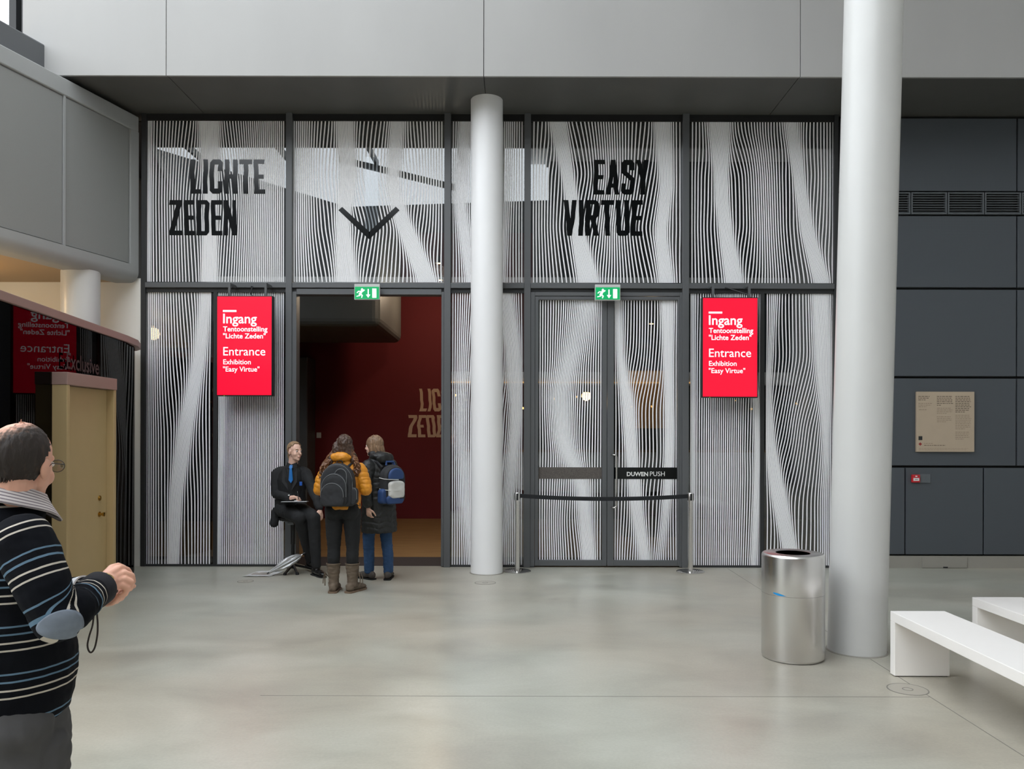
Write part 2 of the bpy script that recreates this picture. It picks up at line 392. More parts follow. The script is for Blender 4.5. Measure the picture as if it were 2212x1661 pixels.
def vinyl(x0, x1, z0, z1, n, bumps, width=None, nt_=60, seed=0, gap_min=0.12, sways=(), thick=0.58):
    """white vinyl lines: equal quantiles of a density that bunches along drawn paths; t runs from top to bottom"""
    W = x1-x0; N = 400; xs = np.linspace(0, 1, N); rows = []
    for j in range(nt_+1):
        t = j/nt_; rho = np.full(N, 1.0)
        for path, wd, amp in bumps:
            ts = [p[0] for p in path]; c = float(np.interp(t, ts, [p[1] for p in path]))
            k = math.sin(min(1, max(0, 1))*PI/2)
            ww = wd if not isinstance(wd, (list, tuple)) else float(np.interp(t, np.linspace(0,1,len(wd)), wd))
            aa = amp if not isinstance(amp, (list, tuple)) else float(np.interp(t, np.linspace(0,1,len(amp)), amp))
            rho = rho + aa*np.exp(-((xs-c)/ww)**2) - 0.32*min(aa,1.5)*np.exp(-((xs-c)/(ww*2.6))**2)
        rho = np.maximum(rho, 0.28); cdf = np.cumsum(rho); cdf = (cdf-cdf[0])/(cdf[-1]-cdf[0])
        rows.append(np.interp((np.arange(n)+0.5)/n, cdf, xs))
    R = np.array(rows)
    k = np.array([1,2,3,4,3,2,1.]); k /= k.sum()
    Rp = np.vstack([R[:1]]*3 + [R] + [R[-1:]]*3); R = sum(k[i]*Rp[i:i+nt_+1] for i in range(7))
    w0 = thick/n
    mb = MB(); vs = []; fs = []
    for i in range(n):
        left = (R[:,i]-R[:,i-1]) if i else 2*R[:,0]
        right = (R[:,i+1]-R[:,i]) if i < n-1 else 2*(1-R[:,-1])
        wl = np.minimum(w0/2, left/2*(1-gap_min)); wr_ = np.minimum(w0/2, right/2*(1-gap_min))
        b0 = len(vs)
        for j in range(nt_+1):
            z = z1 + (z0-z1)*j/nt_
            vs.append((x0 + W*(R[j,i]-wl[j]), 0, z)); vs.append((x0 + W*(R[j,i]+wr_[j]), 0, z))
        for j in range(nt_): a = b0+2*j; fs.append((a, a+2, a+3, a+1))
    mb.add(vs, fs); return mb

# condensed block capitals, drawn as strokes in a 0..w by 0..1 cell
def letter(ch, w=0.42, s=0.15):
    R = lambda x0,x1,y0,y1: [(x0,y0),(x1,y0),(x1,y1),(x0,y1)]
    c = 0.09; q = []
    if ch in 'LEHTIDNRUZ' : pass
    if ch == 'L': q = [R(0,s,0,1), R(0,w*0.86,0,s*0.85)]; w *= 0.86
    elif ch == 'I': q = [R(0,s,0,1)]; w = s
    elif ch == 'T': q = [R(0,w,1-s*.9,1), R(w/2-s/2,w/2+s/2,0,1)]
    elif ch == 'E': q = [R(0,s,0,1), R(0,w*.85,1-s*.85,1), R(0,w*.76,.5-s*.4,.5+s*.4), R(0,w*.85,0,s*.85)]; w *= .85
    elif ch == 'H': q = [R(0,s,0,1), R(w-s,w,0,1), R(0,w,.44,.44+s*.85)]
    elif ch == 'N': q = [R(0,s*.85,0,1), R(w-s*.85,w,0,1), [(0,1),(s,1),(w,0),(w-s,0)]]
    elif ch == 'Z': q = [R(0,w,1-s*.9,1), R(0,w,0,s*.9), [(0,s*.8),(s*1.15,s*.8),(w,1-s*.8),(w-s*1.15,1-s*.8)]]
    elif ch == 'A': q = [[(0,0),(s,0),(w*.5+s*.38,1),(w*.5-s*.5,1)], [(w-s,0),(w,0),(w*.5+s*.5,1),(w*.5-s*.38,1)], R(w*.2,w*.8,.2,.2+s*.8)]
    elif ch == 'V': q = [[(0,1),(s,1),(w*.5+s*.38,0),(w*.5-s*.5,0)], [(w-s,1),(w,1),(w*.5+s*.5,0),(w*.5-s*.38,0)]]
    elif ch == 'Y': q = [[(0,1),(s,1),(w*.5+s*.5,.42),(w*.5-s*.5,.42)], [(w-s,1),(w,1),(w*.5+s*.5,.42),(w*.5-s*.5,.42)], R(w/2-s/2,w/2+s/2,0,.46)]
    else:
        def ring(o, i): return [[o[k], o[k+1], i[k+1], i[k]] for k in range(len(o)-1)]
        if ch == 'C':
            q = ring([(w,.66),(w,1-c),(w-c,1),(c,1),(0,1-c),(0,c),(c,0),(w-c,0),(w,c),(w,.36)],
                     [(w-s,.66),(w-s,1-s),(w-s-.01,1-s),(s+.01,1-s),(s,1-s),(s,s),(s+.01,s),(w-s-.01,s),(w-s,s),(w-s,.36)])
        elif ch == 'U': q = ring([(0,1),(0,c),(c,0),(w-c,0),(w,c),(w,1)], [(s,1),(s,s),(s+.01,s),(w-s-.01,s),(w-s,s),(w-s,1)])
        elif ch == 'D': q = [R(0,s,0,1)] + ring([(0,1),(w-c,1),(w,1-c),(w,c),(w-c,0),(0,0)], [(0,1-s*.8),(w-s-.01,1-s*.8),(w-s,1-s),(w-s,s),(w-s-.01,s*.8),(0,s*.8)])
        elif ch == 'R': q = [R(0,s,0,1)] + ring([(0,1),(w-c,1),(w,1-c),(w,.5+c*.6),(w-c*.6,.5),(0,.42)], [(0,1-s*.8),(w-s-.01,1-s*.8),(w-s,1-s),(w-s,.62),(w-s-.01,.58),(0,.56)]) + [[(w*.42,.46),(w*.42+s,.5),(w,0),(w-s,0)]]
        elif ch == 'S': q = ring([(w,.7),(w,1-c),(w-c,1),(c,1),(0,1-c),(0,.62),(w-s,.40),(w-s,s),(s,s),(s,.32)],
                                 [(w-s,.7),(w-s,1-s),(w-s,1-s),(s,1-s),(s,1-s),(s,.68),(w,.46),(w,c),(c,0),(0,.32)])[:7] + ring([(w,.44),(w,c),(w-c,0),(c,0),(0,c),(0,.32)], [(w-s,.40),(w-s,s),(w-s-.01,s),(s+.01,s),(s,s),(s,.32)])
    return q, w
def word(s, x0, x1, z0, z1, wave=0.0, fillw=True, gap=0.07, seed=1):
    """one flat mesh per letter, fitted between x0 and x1; wave bends the strokes"""
    cells = []; x = 0.0
    for ch in s:
        q, w = letter(ch); cells.append((ch, q, x)); x += w + gap
    tot = x - gap; sx = (x1-x0)/tot; sz = z1-z0; out = []; rnd = random.Random(seed)
    for ch, q, ox in cells:
        mb = MB(); ph = rnd.uniform(0, 6)
        for k, poly in enumerate(q):
            pts = []
            n = len(poly)
            for i in range(n):
                (ax, ay), (bx, by) = poly[i], poly[(i+1)%n]
                m_ = 6 if wave else 1
                for j in range(m_):
                    u = j/m_; px, py = ax+(bx-ax)*u, ay+(by-ay)*u
                    px += wave*math.sin(py*5.2+ph)*0.5 + wave*0.3*math.sin(py*11+ph*2)
                    pts.append((x0+(ox+px)*sx, 0, z0+py*sz))
            pts = [(p[0], -0.0002*k, p[2]) for p in pts]
            mb.add(pts, [tuple(range(len(pts)))])
        out.append((ch, mb))
    return out

PANES = [  # name, px left/right, py top/bottom, number of lines, bunches, description
 ('u1', 312, 614.5, 258, 611, 66, [([(0,.455),(.5,.47),(1,.46)], (.085,.05,.06), (2.3,2.0,2.4)), ([(0,.03),(1,.02)], .03, 1.0), ([(0,.85),(1,.85)], .28, .45)], 'upper facade pane with cut-out words LICHTE ZEDEN in white lines'),
 ('u2', 631, 957, 258, 611, 64, [([(0,.34),(.35,.37),(.62,.33),(1,.36)], (.07,.05,.06,.09), (2.0,2.4,1.8,2.4)), ([(0,.70),(.4,.66),(.6,.72),(1,.90)], (.07,.05,.06,.075), (1.6,1.4,2.2,2.4)), ([(0,.05),(1,.05)], .1, .5)], 'upper facade pane with down arrow over the open doorway'),
 ('u3', 974, 1130, 258, 611, 33, [([(0,.2),(.5,.1),(1,.3)], .12, 1.4), ([(0,.8),(.5,.75),(1,.68)], (.1,.1,.08), (.4,.6,1.6))], 'narrow upper facade pane behind the slim white column'),
 ('u4', 1147, 1472.5, 258, 611, 64, [([(0,.17),(.45,.26),(.7,.31),(1,.38)], (.06,.04,.04,.07), (3.2,2.6,3.0,3.2)), ([(0,.87),(.4,.90),(.7,.86),(1,.90)], (.07,.05,.05,.07), (2.4,2.2,1.6,2.2)), ([(0,.52),(1,.52)], .12, .4)], 'upper facade pane with cut-out words EASY VIRTUE in white lines'),
 ('u5', 1489.5, 1802, 258, 611, 62, [([(0,.2),(.5,.22),(.7,.25),(1,.31)], (.10,.05,.05,.07), (1.8,2.4,2.2,2.8)), ([(0,.70),(.45,.77),(.7,.82),(1,.92)], (.08,.04,.05,.06), (1.2,2.4,2.2,3.0)), ([(0,.5),(1,.55)], .12, .4)], 'upper facade pane of plain white lines at the right end'),
 ('l1', 309, 457, 631, 1221, 31, [([(0,.93),(.25,.82),(.5,.62),(.75,.48),(1,.44)], (.12,.13,.14,.1,.075), (1.4,1.6,1.9,2.4,3.2)), ([(0,.1),(1,.1)], .2, .4)], 'tall lower facade pane with lines gathered towards bottom, beside white wall'),
 ('l2', 466, 614.5, 631, 1221, 38, [([(0,.02),(.4,.10),(1,.02)], .06, .5)], 'lower facade pane of straight lines behind the left red screen'),
 ('l3', 974, 1130, 631, 1221, 36, [([(0,.72),(.2,.86),(.45,.92),(1,.7)], (.16,.12,.1,.1), (1.8,1.8,.8,.2)), ([(0,.2),(.5,.12),(.85,.25),(1,.35)], .12, (.2,.6,.5,1.0))], 'lower facade pane behind the slim white column'),
 ('l5', 1489.5, 1645, 631, 1221, 36, [([(0,.55),(.4,.95),(.6,.97),(1,.9)], (.2,.06,.06,.06), (.5,1.6,1.6,.6)), ([(0,.03),(.5,.04),(1,.03)], .05, .9)], 'lower facade pane behind the right red screen'),
 ('l6', 1653, 1802, 631, 1221, 33, [([(0,.8),(.3,.86),(.6,.90),(.8,.88),(1,.9)], (.16,.16,.1,.12,.12), (1.8,2.2,1.4,1.0,1.0)), ([(0,.12),(.35,.03),(.55,.06),(.7,.16),(.85,.28),(1,.42)], (.1,.06,.07,.12,.1), (.6,1.6,2.4,3.0,3.4))], 'lower facade pane with swooping lines behind the steel bin'),
]
PM = {}
for num, (key, a, c, t, b_, n, bumps, lab) in enumerate(PANES):
    x0, x1, z0, z1 = X(a, FD), X(c, FD), Z(b_, FD), Z(t, FD); z0 = max(z0, 0.02)
    wd = empty('window_%d' % (num+1), ((x0+x1)/2, FD, z0), label=lab, cat='window', kind='structure')
    cx = (x0+x1)/2
    MB().box(x0-cx-0.01, x1-cx+0.01, 0, 0.012, -0.004, z1-z0+0.02).build('pane', M['facade_glass'], wd)
    o = vinyl(x0-cx+0.006, x1-cx-0.006, 0.004, z1-z0-0.004, n, bumps).build('vinyl_lines', M['vinyl_white'], wd)
    o.location = (0, -0.0015, 0); o['kind'] = 'stuff'
    PM[key] = wd
def facade_word(key, s, px0, px1, py0, py1, seed):
    wd = PM[key]; l = wd.location
    for ch, mb in word(s, X(px0, FD)-l[0], X(px1, FD)-l[0], Z(py1, FD)-l[2], Z(py0, FD)-l[2], wave=0.025, gap=0.065, seed=seed):
        o = mb.build('letter', M['letter_black'], wd); o.location = (0, -0.004, 0)
facade_word('u1', 'LICHTE', 410, 571, 346, 420, 3)
facade_word('u1', 'ZEDEN', 365, 510, 434, 510, 4)
facade_word('u4', 'EASY', 1281, 1401, 345, 420, 5)
facade_word('u4', 'VIRTUE', 1216, 1387, 432, 509, 6)
wd = PM['u2']; l = wd.location
def q2(px, py): return (X(px, FD)-l[0], 0, Z(py, FD)-l[2])
sh = MB(); sh.add([q2(788,340), q2(816,340), q2(816,500), q2(788,500)], [(0,1,2,3)]); o = sh.build('arrow_shaft', M['facade_glass'], wd); o.location = (0,-0.003,0)
for pts in ([(730,455),(738,448),(798,502),(797,518),(790,512)], [(862,455),(854,447),(796,502),(797,518),(803,512)]):
    o = MB().add([q2(*p) for p in pts], [tuple(range(5))]).build('arrow_head', M['letter_black'], wd); o.location = (0,-0.004,0)

# ---- doors
DF = FD - 0.045
def leafbox(par, name, px0, px1, py0, py1, y0, y1, m, bevel=0.003):
    l = par.location
    return MB().box(X(px0, DF)-l[0], X(px1, DF)-l[0], y0-l[1], y1-l[1], max(Z(py1, DF), 0.004)-l[2], Z(py0, DF)-l[2]).build(name, M[m], par, bevel=bevel)
# frame of the double door
dfm = empty('trim_3', (X(1310, DF), FD, 0), label='dark grey door frame around the closed glazed doors', cat='door frame', kind='structure')
leafbox(dfm, 'jamb', 1145.5, 1155, 631, 1224, DF-0.005, FD+0.05, 'frame_grey')
leafbox(dfm, 'jamb', 1468, 1474, 631, 1224, DF-0.005, FD+0.05, 'frame_grey')
leafbox(dfm, 'head', 1155, 1468, 631, 639, DF-0.005, FD+0.05, 'frame_grey')
def door_leaf(num, a, c, g0, g1, lab, bumps, n):
    d = empty('door_%d' % num, (X((a+c)/2, DF), FD, 0), label=lab, cat='door', kind='structure'); l = d.location
    leafbox(d, 'stile', a, g0, 640, 1222, DF, FD+0.03, 'frame_grey'); leafbox(d, 'stile', g1, c, 640, 1222, DF, FD+0.03, 'frame_grey')
    leafbox(d, 'top_rail', g0, g1, 640, 647, DF, FD+0.03, 'frame_grey'); leafbox(d, 'bottom_rail', g0, g1, 1210, 1222, DF, FD+0.03, 'frame_grey')
    x0, x1, z0, z1 = X(g0, FD)-l[0], X(g1, FD)-l[0], Z(1211, FD), Z(646, FD)
    MB().box(x0, x1, 0, 0.012, z0-0.01, z1+0.01).build('pane', M['door_glass'], d)
    zb0, zb1 = Z(1034, FD), Z(1009, FD)
    o = vinyl(x0+0.004, x1-0.004, z0, z1, n, bumps).build('vinyl_lines', M['vinyl_white'], d); o.location = (0,-0.0015,0); o['kind'] = 'stuff'
    return d, x0, x1, zb0, zb1
d1, x0, x1, zb0, zb1 = door_leaf(1, 1155.5, 1311, 1163, 1301, 'left leaf of the closed glazed door, with speckled dark band', [([(0,.82),(.15,.70),(.35,.25),(.55,.40),(.68,.68),(.85,.74),(1,.80)], (.22,.26,.26,.24,.18,.14,.12), (.9,.4,.45,.7,1.1,1.3,2.2)), ([(0,.5),(1,.3)], .2, .3)], 31)
mat('speckle_band', srgb(92,86,82), 0.5, noise_amt=0.8, noise_scale=260)
MB().box(x0, x1, -0.006, -0.003, zb0, zb1).build('frosted_band', M['speckle_band'], d1)
d2, x0, x1, zb0, zb1 = door_leaf(2, 1312, 1468, 1326, 1464, 'right leaf of the closed glazed door, marked DUWEN PUSH', [([(0,.05),(.2,.08),(.4,.22),(.6,.28),(.8,.36),(1,.5)], (.1,.1,.13,.1,.12,.12), (1.0,1.2,1.9,2.2,1.8,1.2)), ([(0,.84),(.3,.86),(.5,.88),(.7,.86),(.85,.8),(1,.7)], (.13,.08,.08,.09,.1,.1), (1.6,2.4,2.2,2.0,1.2,.5))], 31)
MB().box(x0, x1, -0.006, -0.003, zb0, zb1).build('push_band', M['letter_black'], d2)
l = d2.location
place_text('lettering', 'DUWEN', M['label_white'], X(1354, FD)-l[0], -0.007, Z(1027.5, FD), d2, width=X(1400, FD)-X(1354, FD), bold=0.03)
place_text('lettering', 'PUSH', M['label_white'], X(1404, FD)-l[0], -0.007, Z(1027.5, FD), d2, width=X(1436, FD)-X(1404, FD))
hx = X(1332, DF-0.07)-l[0]; hx0 = X(1321, DF)-l[0]
ht, hb_ = Z(982, DF-.05), Z(1096, DF-.05); yy = DF-FD
pts = [(hx0, yy+0.001, ht), (hx0+0.03, yy-0.055, ht)] + [(hx-0.02*math.cos(a), yy-0.06, ht-0.02+0.02*math.sin(a)) for a in (1.2, .6, 0)]
pts = [(hx0, yy+0.002, ht), (hx0+0.012, yy-0.05, ht), (hx-0.025, yy-0.06, ht), (hx-0.007, yy-0.06, ht-0.007), (hx, yy-0.06, ht-0.03), (hx, yy-0.06, hb_+0.03), (hx-0.007, yy-0.06, hb_+0.007), (hx-0.025, yy-0.06, hb_), (hx0+0.012, yy-0.05, hb_), (hx0, yy+0.002, hb_)]
MB().tube(pts, 0.011, 10).build('handle', M['chrome'], d2, smooth=True)
# open doorway lining
ofm = empty('trim_4', (X(795, DF), FD, 0), label='dark grey lining around the open doorway', cat='door frame', kind='structure')
leafbox(ofm, 'jamb', 629.5, 640, 631, 1224, DF-0.005, FD+0.10, 'frame_grey')
leafbox(ofm, 'jamb', 953, 958.5, 631, 1224, DF-0.005, FD+0.10, 'frame_grey')
leafbox(ofm, 'head', 640, 953, 625, 637, DF-0.005, FD+0.10, 'frame_grey')
# ------------------------------------------------------------------ rooms behind the facade
RD = 15.6
wf = MB().box(-7, 8, FD+0.75, RD+0.3, -0.2, 0).build('floor_exhibition', M['oak_floor']); tag(wf, 'oak board floor inside the exhibition', 'floor', kind='structure')
dm = MB().box(-7, 8, FD+0.04, FD+0.75, -0.2, 0.004).build('floor_mat', M['mat_brown']); tag(dm, 'dark brown entrance matting just inside the doorway', 'matting', kind='structure')
rw = MB().box(-7.0, X(1150, RD), RD, RD+0.2, 0, 5.6).build('wall_red', M['red_wall_paint']); tag(rw, 'deep red exhibition wall seen through the doorway', 'wall', kind='structure')
for s, x0_, x1_, y0_, y1_, sd in (('LICHTE', 907, 1010, 840, 889, 2), ('ZEDEN', 881, 982, 897, 945, 9)):
    for ch, mb in word(s, X(x0_, RD), X(x1_, RD), Z(y1_, RD), Z(y0_, RD), wave=0.07, gap=0.07, seed=sd):
        o = mb.build('letter', M['beige_print'], rw); o.location = (0, RD-0.004, 0)
sp = MB().box(X(684, RD), X(694, RD), RD-0.015, RD, Z(947, RD), Z(935, RD)).build('wall_switch', M['label_white'], bevel=0.003); tag(sp, 'small white square wall plate on the red wall', 'switch')
iw = MB().box(X(1150, RD), 8, RD, RD+0.2, 0, 5.6).build('wall_inner', M['room_dark']); tag(iw, 'dark rear wall behind the lined glass panes', 'wall', kind='structure')
il = MB().box(-7.2, -7, FD, RD+0.2, 0, 5.6).build('wall_inner_left', M['room_dark']); tag(il, 'dark inner side wall of the exhibition room', 'wall', kind='structure')
ir = MB().box(8, 8.2, FD+.2, RD+0.2, 0, 5.6).build('wall_inner_right', M['room_dark']); tag(ir, 'dark inner side wall at the far end', 'wall', kind='structure')
ic = MB().box(-7.2, 8.2, FD+.31, RD+0.3, 5.6, 5.75).build('ceiling_inner', M['room_dark']); tag(ic, 'dark ceiling of the exhibition room', 'ceiling', kind='structure')
il2 = MB().box(-7, X(664, 15.0), 15.0, RD, 0, Z(772, 15.0)).build('wall_inner_low', M['frame_grey'], bevel=0.02); tag(il2, 'dark green-grey low partition at the edge of the red wall', 'partition', kind='structure')
bk = MB().box(-7, X(820, 12.2), 12.2, 14.5, Z(705, 12.2), 5.6).build('wall_bulkhead', M['soffit_metal'], bevel=0.12, seg=4); tag(bk, 'grey rounded ceiling bulkhead inside the doorway', 'bulkhead', kind='structure')
pp = MB().box(-0.8, -0.7, FD+0.9, RD, 0, 5.6).build('wall_partition', M['room_dark']); tag(pp, 'dark partition beside the doorway room', 'wall', kind='structure')
pp.location = (1.35, 0, 0)
oc = MB().box(X(1355, 13.5), X(1445, 13.5), 13.5, 13.7, 0, Z(800, 13.5)).build('wall_orange', M['room_orange']); tag(oc, 'orange display panel glowing behind the right door leaf', 'partition', kind='structure')
dk = MB().box(X(1340, 13.2), X(1480, 13.2), 12.8, 13.2, 0, Z(925, 13.2)).build('display_plinth', M['room_dark'], bevel=0.01); tag(dk, 'dark plinth in front of the orange display panel', 'plinth')
def lamp(name, loc, power, color, radius, label, top=None, k=1.0):
    l = empty(name, loc, label=label, cat='lamp', group='ceiling lamps inside')
    MB().lathe([(0.0, 0.10), (0.035, 0.10), (0.05, 0.0), (0.045, 0.0), (0.03, 0.085), (0.0, 0.085)], n=20).build('housing', M['black_plastic'], l, smooth=True)
    MB().lathe([(0.0, -0.005), (0.03, -0.002), (0.036, 0.02), (0.0, 0.03)] if k == 1.0 else [(0,-.09),(.05,-.07),(.075,-.02),(.06,.03),(.02,.06),(0,.06)], n=16).build('bulb', M['lamp_warm'], l, smooth=True)
    if top: MB().tube([(0,0,0.1), (0,0,top-loc[2])], 0.006, 6).build('cable', M['black_plastic'], l)
    ld = bpy.data.lights.new('glow', 'POINT'); ld.energy = power; ld.color = color; ld.shadow_soft_size = radius
    lo = bpy.data.objects.new('glow', ld); COL.objects.link(lo); lo.parent = l; lo.location = (0, 0, -0.12)
    return l
lamp('pendant_lamp', (-1.35, 13.7, 4.3), 48, (1, .78, .55), .1, 'added unseen pendant lamp brightening the red wall', top=5.6)  # unseen lamp added to brighten the red wall and its letters
lamp('pendant_lamp', (-1.2, 11.9, 4.2), 30, (1, .80, .6), .1, 'added unseen pendant lamp brightening the doorway room by the partition', top=5.6)  # second unseen lamp, added to light the doorway room
lamp('pendant_lamp', (X(1266, 12.4), 12.4, Z(853, 12.4)), 16, (1, .75, .45), .06, 'lit pendant lamp glowing behind the left door leaf', top=5.6, k=1.9)
lamp('pendant_lamp', (X(1400, 12.9), 12.6, 3.4), 18, (1, .75, .45), .06, 'added unseen pendant lamp lighting the orange display panel', top=5.6)  # added, unseen: lights the orange panel from above
lamp('pendant_lamp', (5.2, 13.0, 3.6), 10, (.75, .9, 1), .1, 'added unseen cool lamp lighting the room behind the rightmost panes', top=5.6)  # unseen cool lamp added to light the far end of the room
# ------------------------------------------------------------------ balcony on the left
mat('balcony_under', srgb(176,150,118), 0.6)
A = Vector((-4.68, 9.80)); U = Vector((-0.271, -0.9626)); N2 = Vector((0.9626, -0.271))   # along the parapet towards the camera; outward normal
def bp(s, o): p = A + U*s + N2*o; return (p.x, p.y)
bal = empty('wall_left', (A.x, A.y, 3.5), label='pale grey balcony parapet with recessed mesh panels, at upper left', cat='balcony', kind='structure')
def bal_plan(name, pts, z0, z1, m, **kw):
    return MB().plan([(x-A.x, y-A.y) for x, y in pts], z0-3.5, z1-3.5).build(name, M[m], bal, **kw)
def strip(name, s0, s1, o0, o1, z0, z1, m, **kw): return bal_plan(name, [bp(s0,o0), bp(s1,o0), bp(s1,o1), bp(s0,o1)], z0, z1, m, **kw)
BT, BB = 5.535, 3.50
strip('parapet_core', 0.0, 7.5, -0.16, -0.03, BB+0.1, BT-0.04, 'balcony_metal')
strip('cap_rail', 0.0, 7.5, -0.16, 0.0, 5.345, BT, 'balcony_metal', bevel=0.012, seg=2)
# rounded lower edge
prof = [(0.0, 3.70)] + [(-0.12+0.12*math.cos(a), BB+0.12-0.12*math.sin(a)) for a in [i*PI/2/6 for i in range(7)]] + [(-0.3, BB), (-0.3, 3.70)]
mb = MB(); vs = []
for s in (0.0, 7.5):
    for o, z in prof: x, y = bp(s, o); vs.append((x-A.x, y-A.y, z-3.5))
n = len(prof); mb.add(vs, [(i, (i+1)%n, (i+1)%n+n, i+n) for i in range(n)] + [tuple(range(n)), tuple(range(2*n-1, n-1, -1))])
mb.build('lower_rim', M['balcony_metal'], bal, smooth=True)
strip('end_post', 0.0, 0.13, -0.16, 0.0, 3.70, 5.345, 'balcony_metal')
ss = [0.135, 1.115, 2.30, 3.50, 4.70, 5.90, 7.10]
for i in range(len(ss)-1):
    strip('mesh_panel', ss[i]+0.012, ss[i+1]-0.030, -0.05, -0.018, 3.712, 5.335, 'balcony_mesh', bevel=0.004)
    strip('panel_joint', ss[i+1]-0.022, ss[i+1]+0.004, -0.05, -0.006, 3.70, 5.345, 'balcony_metal')
# ledge behind the parapet, balcony slab and post
strip('rear_ledge', 0.95, 7.5, -0.55, -0.26, 5.45, 5.93, 'frame_grey', bevel=0.02)
strip('rear_rail', 0.0, 1.45, -0.30, -0.22, 5.0, 5.592, 'balcony_metal')
bal_plan('slab', [bp(0.0,-0.1), bp(7.5,-0.1), (-12, 2.4), (-12, 9.9)], BB+0.01, BB+0.2, 'balcony_under')
po = MB().box(-0.035, 0.035, -0.05, 0.05, 0, 5.6).build('trim_5', M['frame_dark']); po.location = (X(32, 8.95), 8.95, 5.6)
tag(po, 'dark upright post against the bright sky at upper left', 'post', kind='structure')
wl = MB().box(-9.5, X(303, 9.84), 9.84, 10.0, 0, 3.56).build('wall_cream', M['white_paint']); tag(wl, 'plain cream wall beneath the balcony', 'wall', kind='structure')
lw = lamp('downlight', (-6.3, 8.6, 3.38), 15, (1, .66, .30), .1, 'warm downlight under the balcony at left', top=3.5)
lw = lamp('downlight', (-5.9, 6.9, 3.38), 7, (1, .70, .36), .1, 'warm downlight under the balcony nearest the camera', top=3.5)

# ------------------------------------------------------------------ dark glass kiosk with a cream door portal
K = empty('kiosk', (-4.06, 6.93, 0), label='dark glass kiosk with a dusty-pink rim under the balcony', cat='kiosk')
s_ = 0.139
def kp(d): return (-4.06 - s_*(d-6.93), d)
front = [kp(4.2), kp(5.6), kp(6.93), kp(7.8), kp(8.75), (-4.42, 9.15), (-4.56, 9.46), (-4.72, 9.62)]
KH = 2.64
def kpan(p0, p1, name, m, z0, z1, th=0.012):
    a = Vector(p0); b = Vector(p1); d = (b-a).normalized(); nn = Vector((d.y, -d.x))
    pts = [a, b, b-nn*th, a-nn*th]
    return MB().plan([(p.x+4.06, p.y-6.93) for p in pts], z0, z1).build(name, M[m], K)
for i in range(len(front)-1): kpan(front[i], front[i+1], 'glass_panel', 'kiosk_glass', 0.02, KH)
# dark core behind the glass
core = [(p[0]-0.10, p[1]) for p in front[:-1]] + [(-4.86, 9.6), (-5.9, 9.6), (-5.9, 4.2)]
MB().plan([(x+4.06, y-6.93) for x, y in [(p[0]-0.55, p[1]) for p in front[:5]] + [(-5.1, 9.0), (-6.2, 9.0), (-6.2, 4.2)]], 0.0, KH-0.02).build('inner_core', mat('kiosk_inside', srgb(38,30,25), 0.8), K)
rim = [(p[0]+0.025, p[1]) for p in front[:5]] + [(-4.37, 9.15), (-4.51, 9.50), (-4.62, 9.64), (-4.78, 9.72)]
back = [(p[0]-(0.35 if k < 5 else 0.09), p[1]-(0 if k < 5 else 0.05)) for k, p in reversed(list(enumerate(rim)))]
MB().plan([(x+4.06, y-6.93) for x, y in rim+back], KH, KH+0.075).build('rim', M['pinkish_trim'], K, bevel=0.006)
MB().plan([(x+4.06, y-6.93) for x, y in [(p[0]-0.36, p[1]) for p in rim[:5]] + [(-6.2, 8.75), (-6.2, 4.2)]], KH, KH+0.05).build('roof_board', M['cream_paint'], K)
mat('dim_print', srgb(38,35,34), 0.6)
a = Vector(kp(7.0)); b = Vector(kp(8.75)); ang = math.atan2(b.y-a.y, b.x-a.x)
me = text_mesh('Exclusive', width=0.75, bold=0.01)
o = link('lettering', me, M['dim_print'], K); o.location = (a.x+4.06+0.012, a.y-6.93+0.15, 2.22); o.rotation_euler = (0, 0, ang)

PO = empty('door_4', (-3.93, 7.36, 0), label='cream door in a boxy cream portal on the glass kiosk', cat='door', kind='structure')
def pob(name, x0, x1, y0, y1, z0, z1, m, **kw): return MB().box(x0+3.93, x1+3.93, y0-7.36, y1-7.36, z0, z1).build(name, M[m], PO, **kw)
pob('jamb', -4.07, -3.93, 6.93, 6.975, 0, 2.06, 'door_beige', bevel=0.003)
pob('jamb', -4.13, -3.93, 7.735, 7.78, 0, 2.06, 'door_beige', bevel=0.003)
pob('lintel', -4.13, -3.925, 6.925, 7.785, 2.06, 2.17, 'pinkish_trim', bevel=0.003)
lf = pob('door_leaf', -4.05, -4.0, 6.98, 7.73, 0.01, 2.055, 'door_beige')
for y, z, nm in ((7.60, 1.02, 'lock'), (7.60, 0.865, 'knob')):
    ax = Matrix.Rotation(PI/2, 4, 'Y')
    k = MB().lathe([(0.0, 0.0), (0.026, 0.0), (0.026, 0.006), (0.012, 0.010), (0.012, 0.03), (0.02, 0.036), (0.02, 0.05), (0.0, 0.054)] if nm == 'knob' else [(0.0,0.0),(0.026,0.0),(0.024,0.008),(0.014,0.008),(0.013,0.012),(0.0,0.012)], n=20, axis=ax).build(nm, M['brass'], lf, smooth=True)
    k.location = (-3.999+3.93, y-7.36, z)

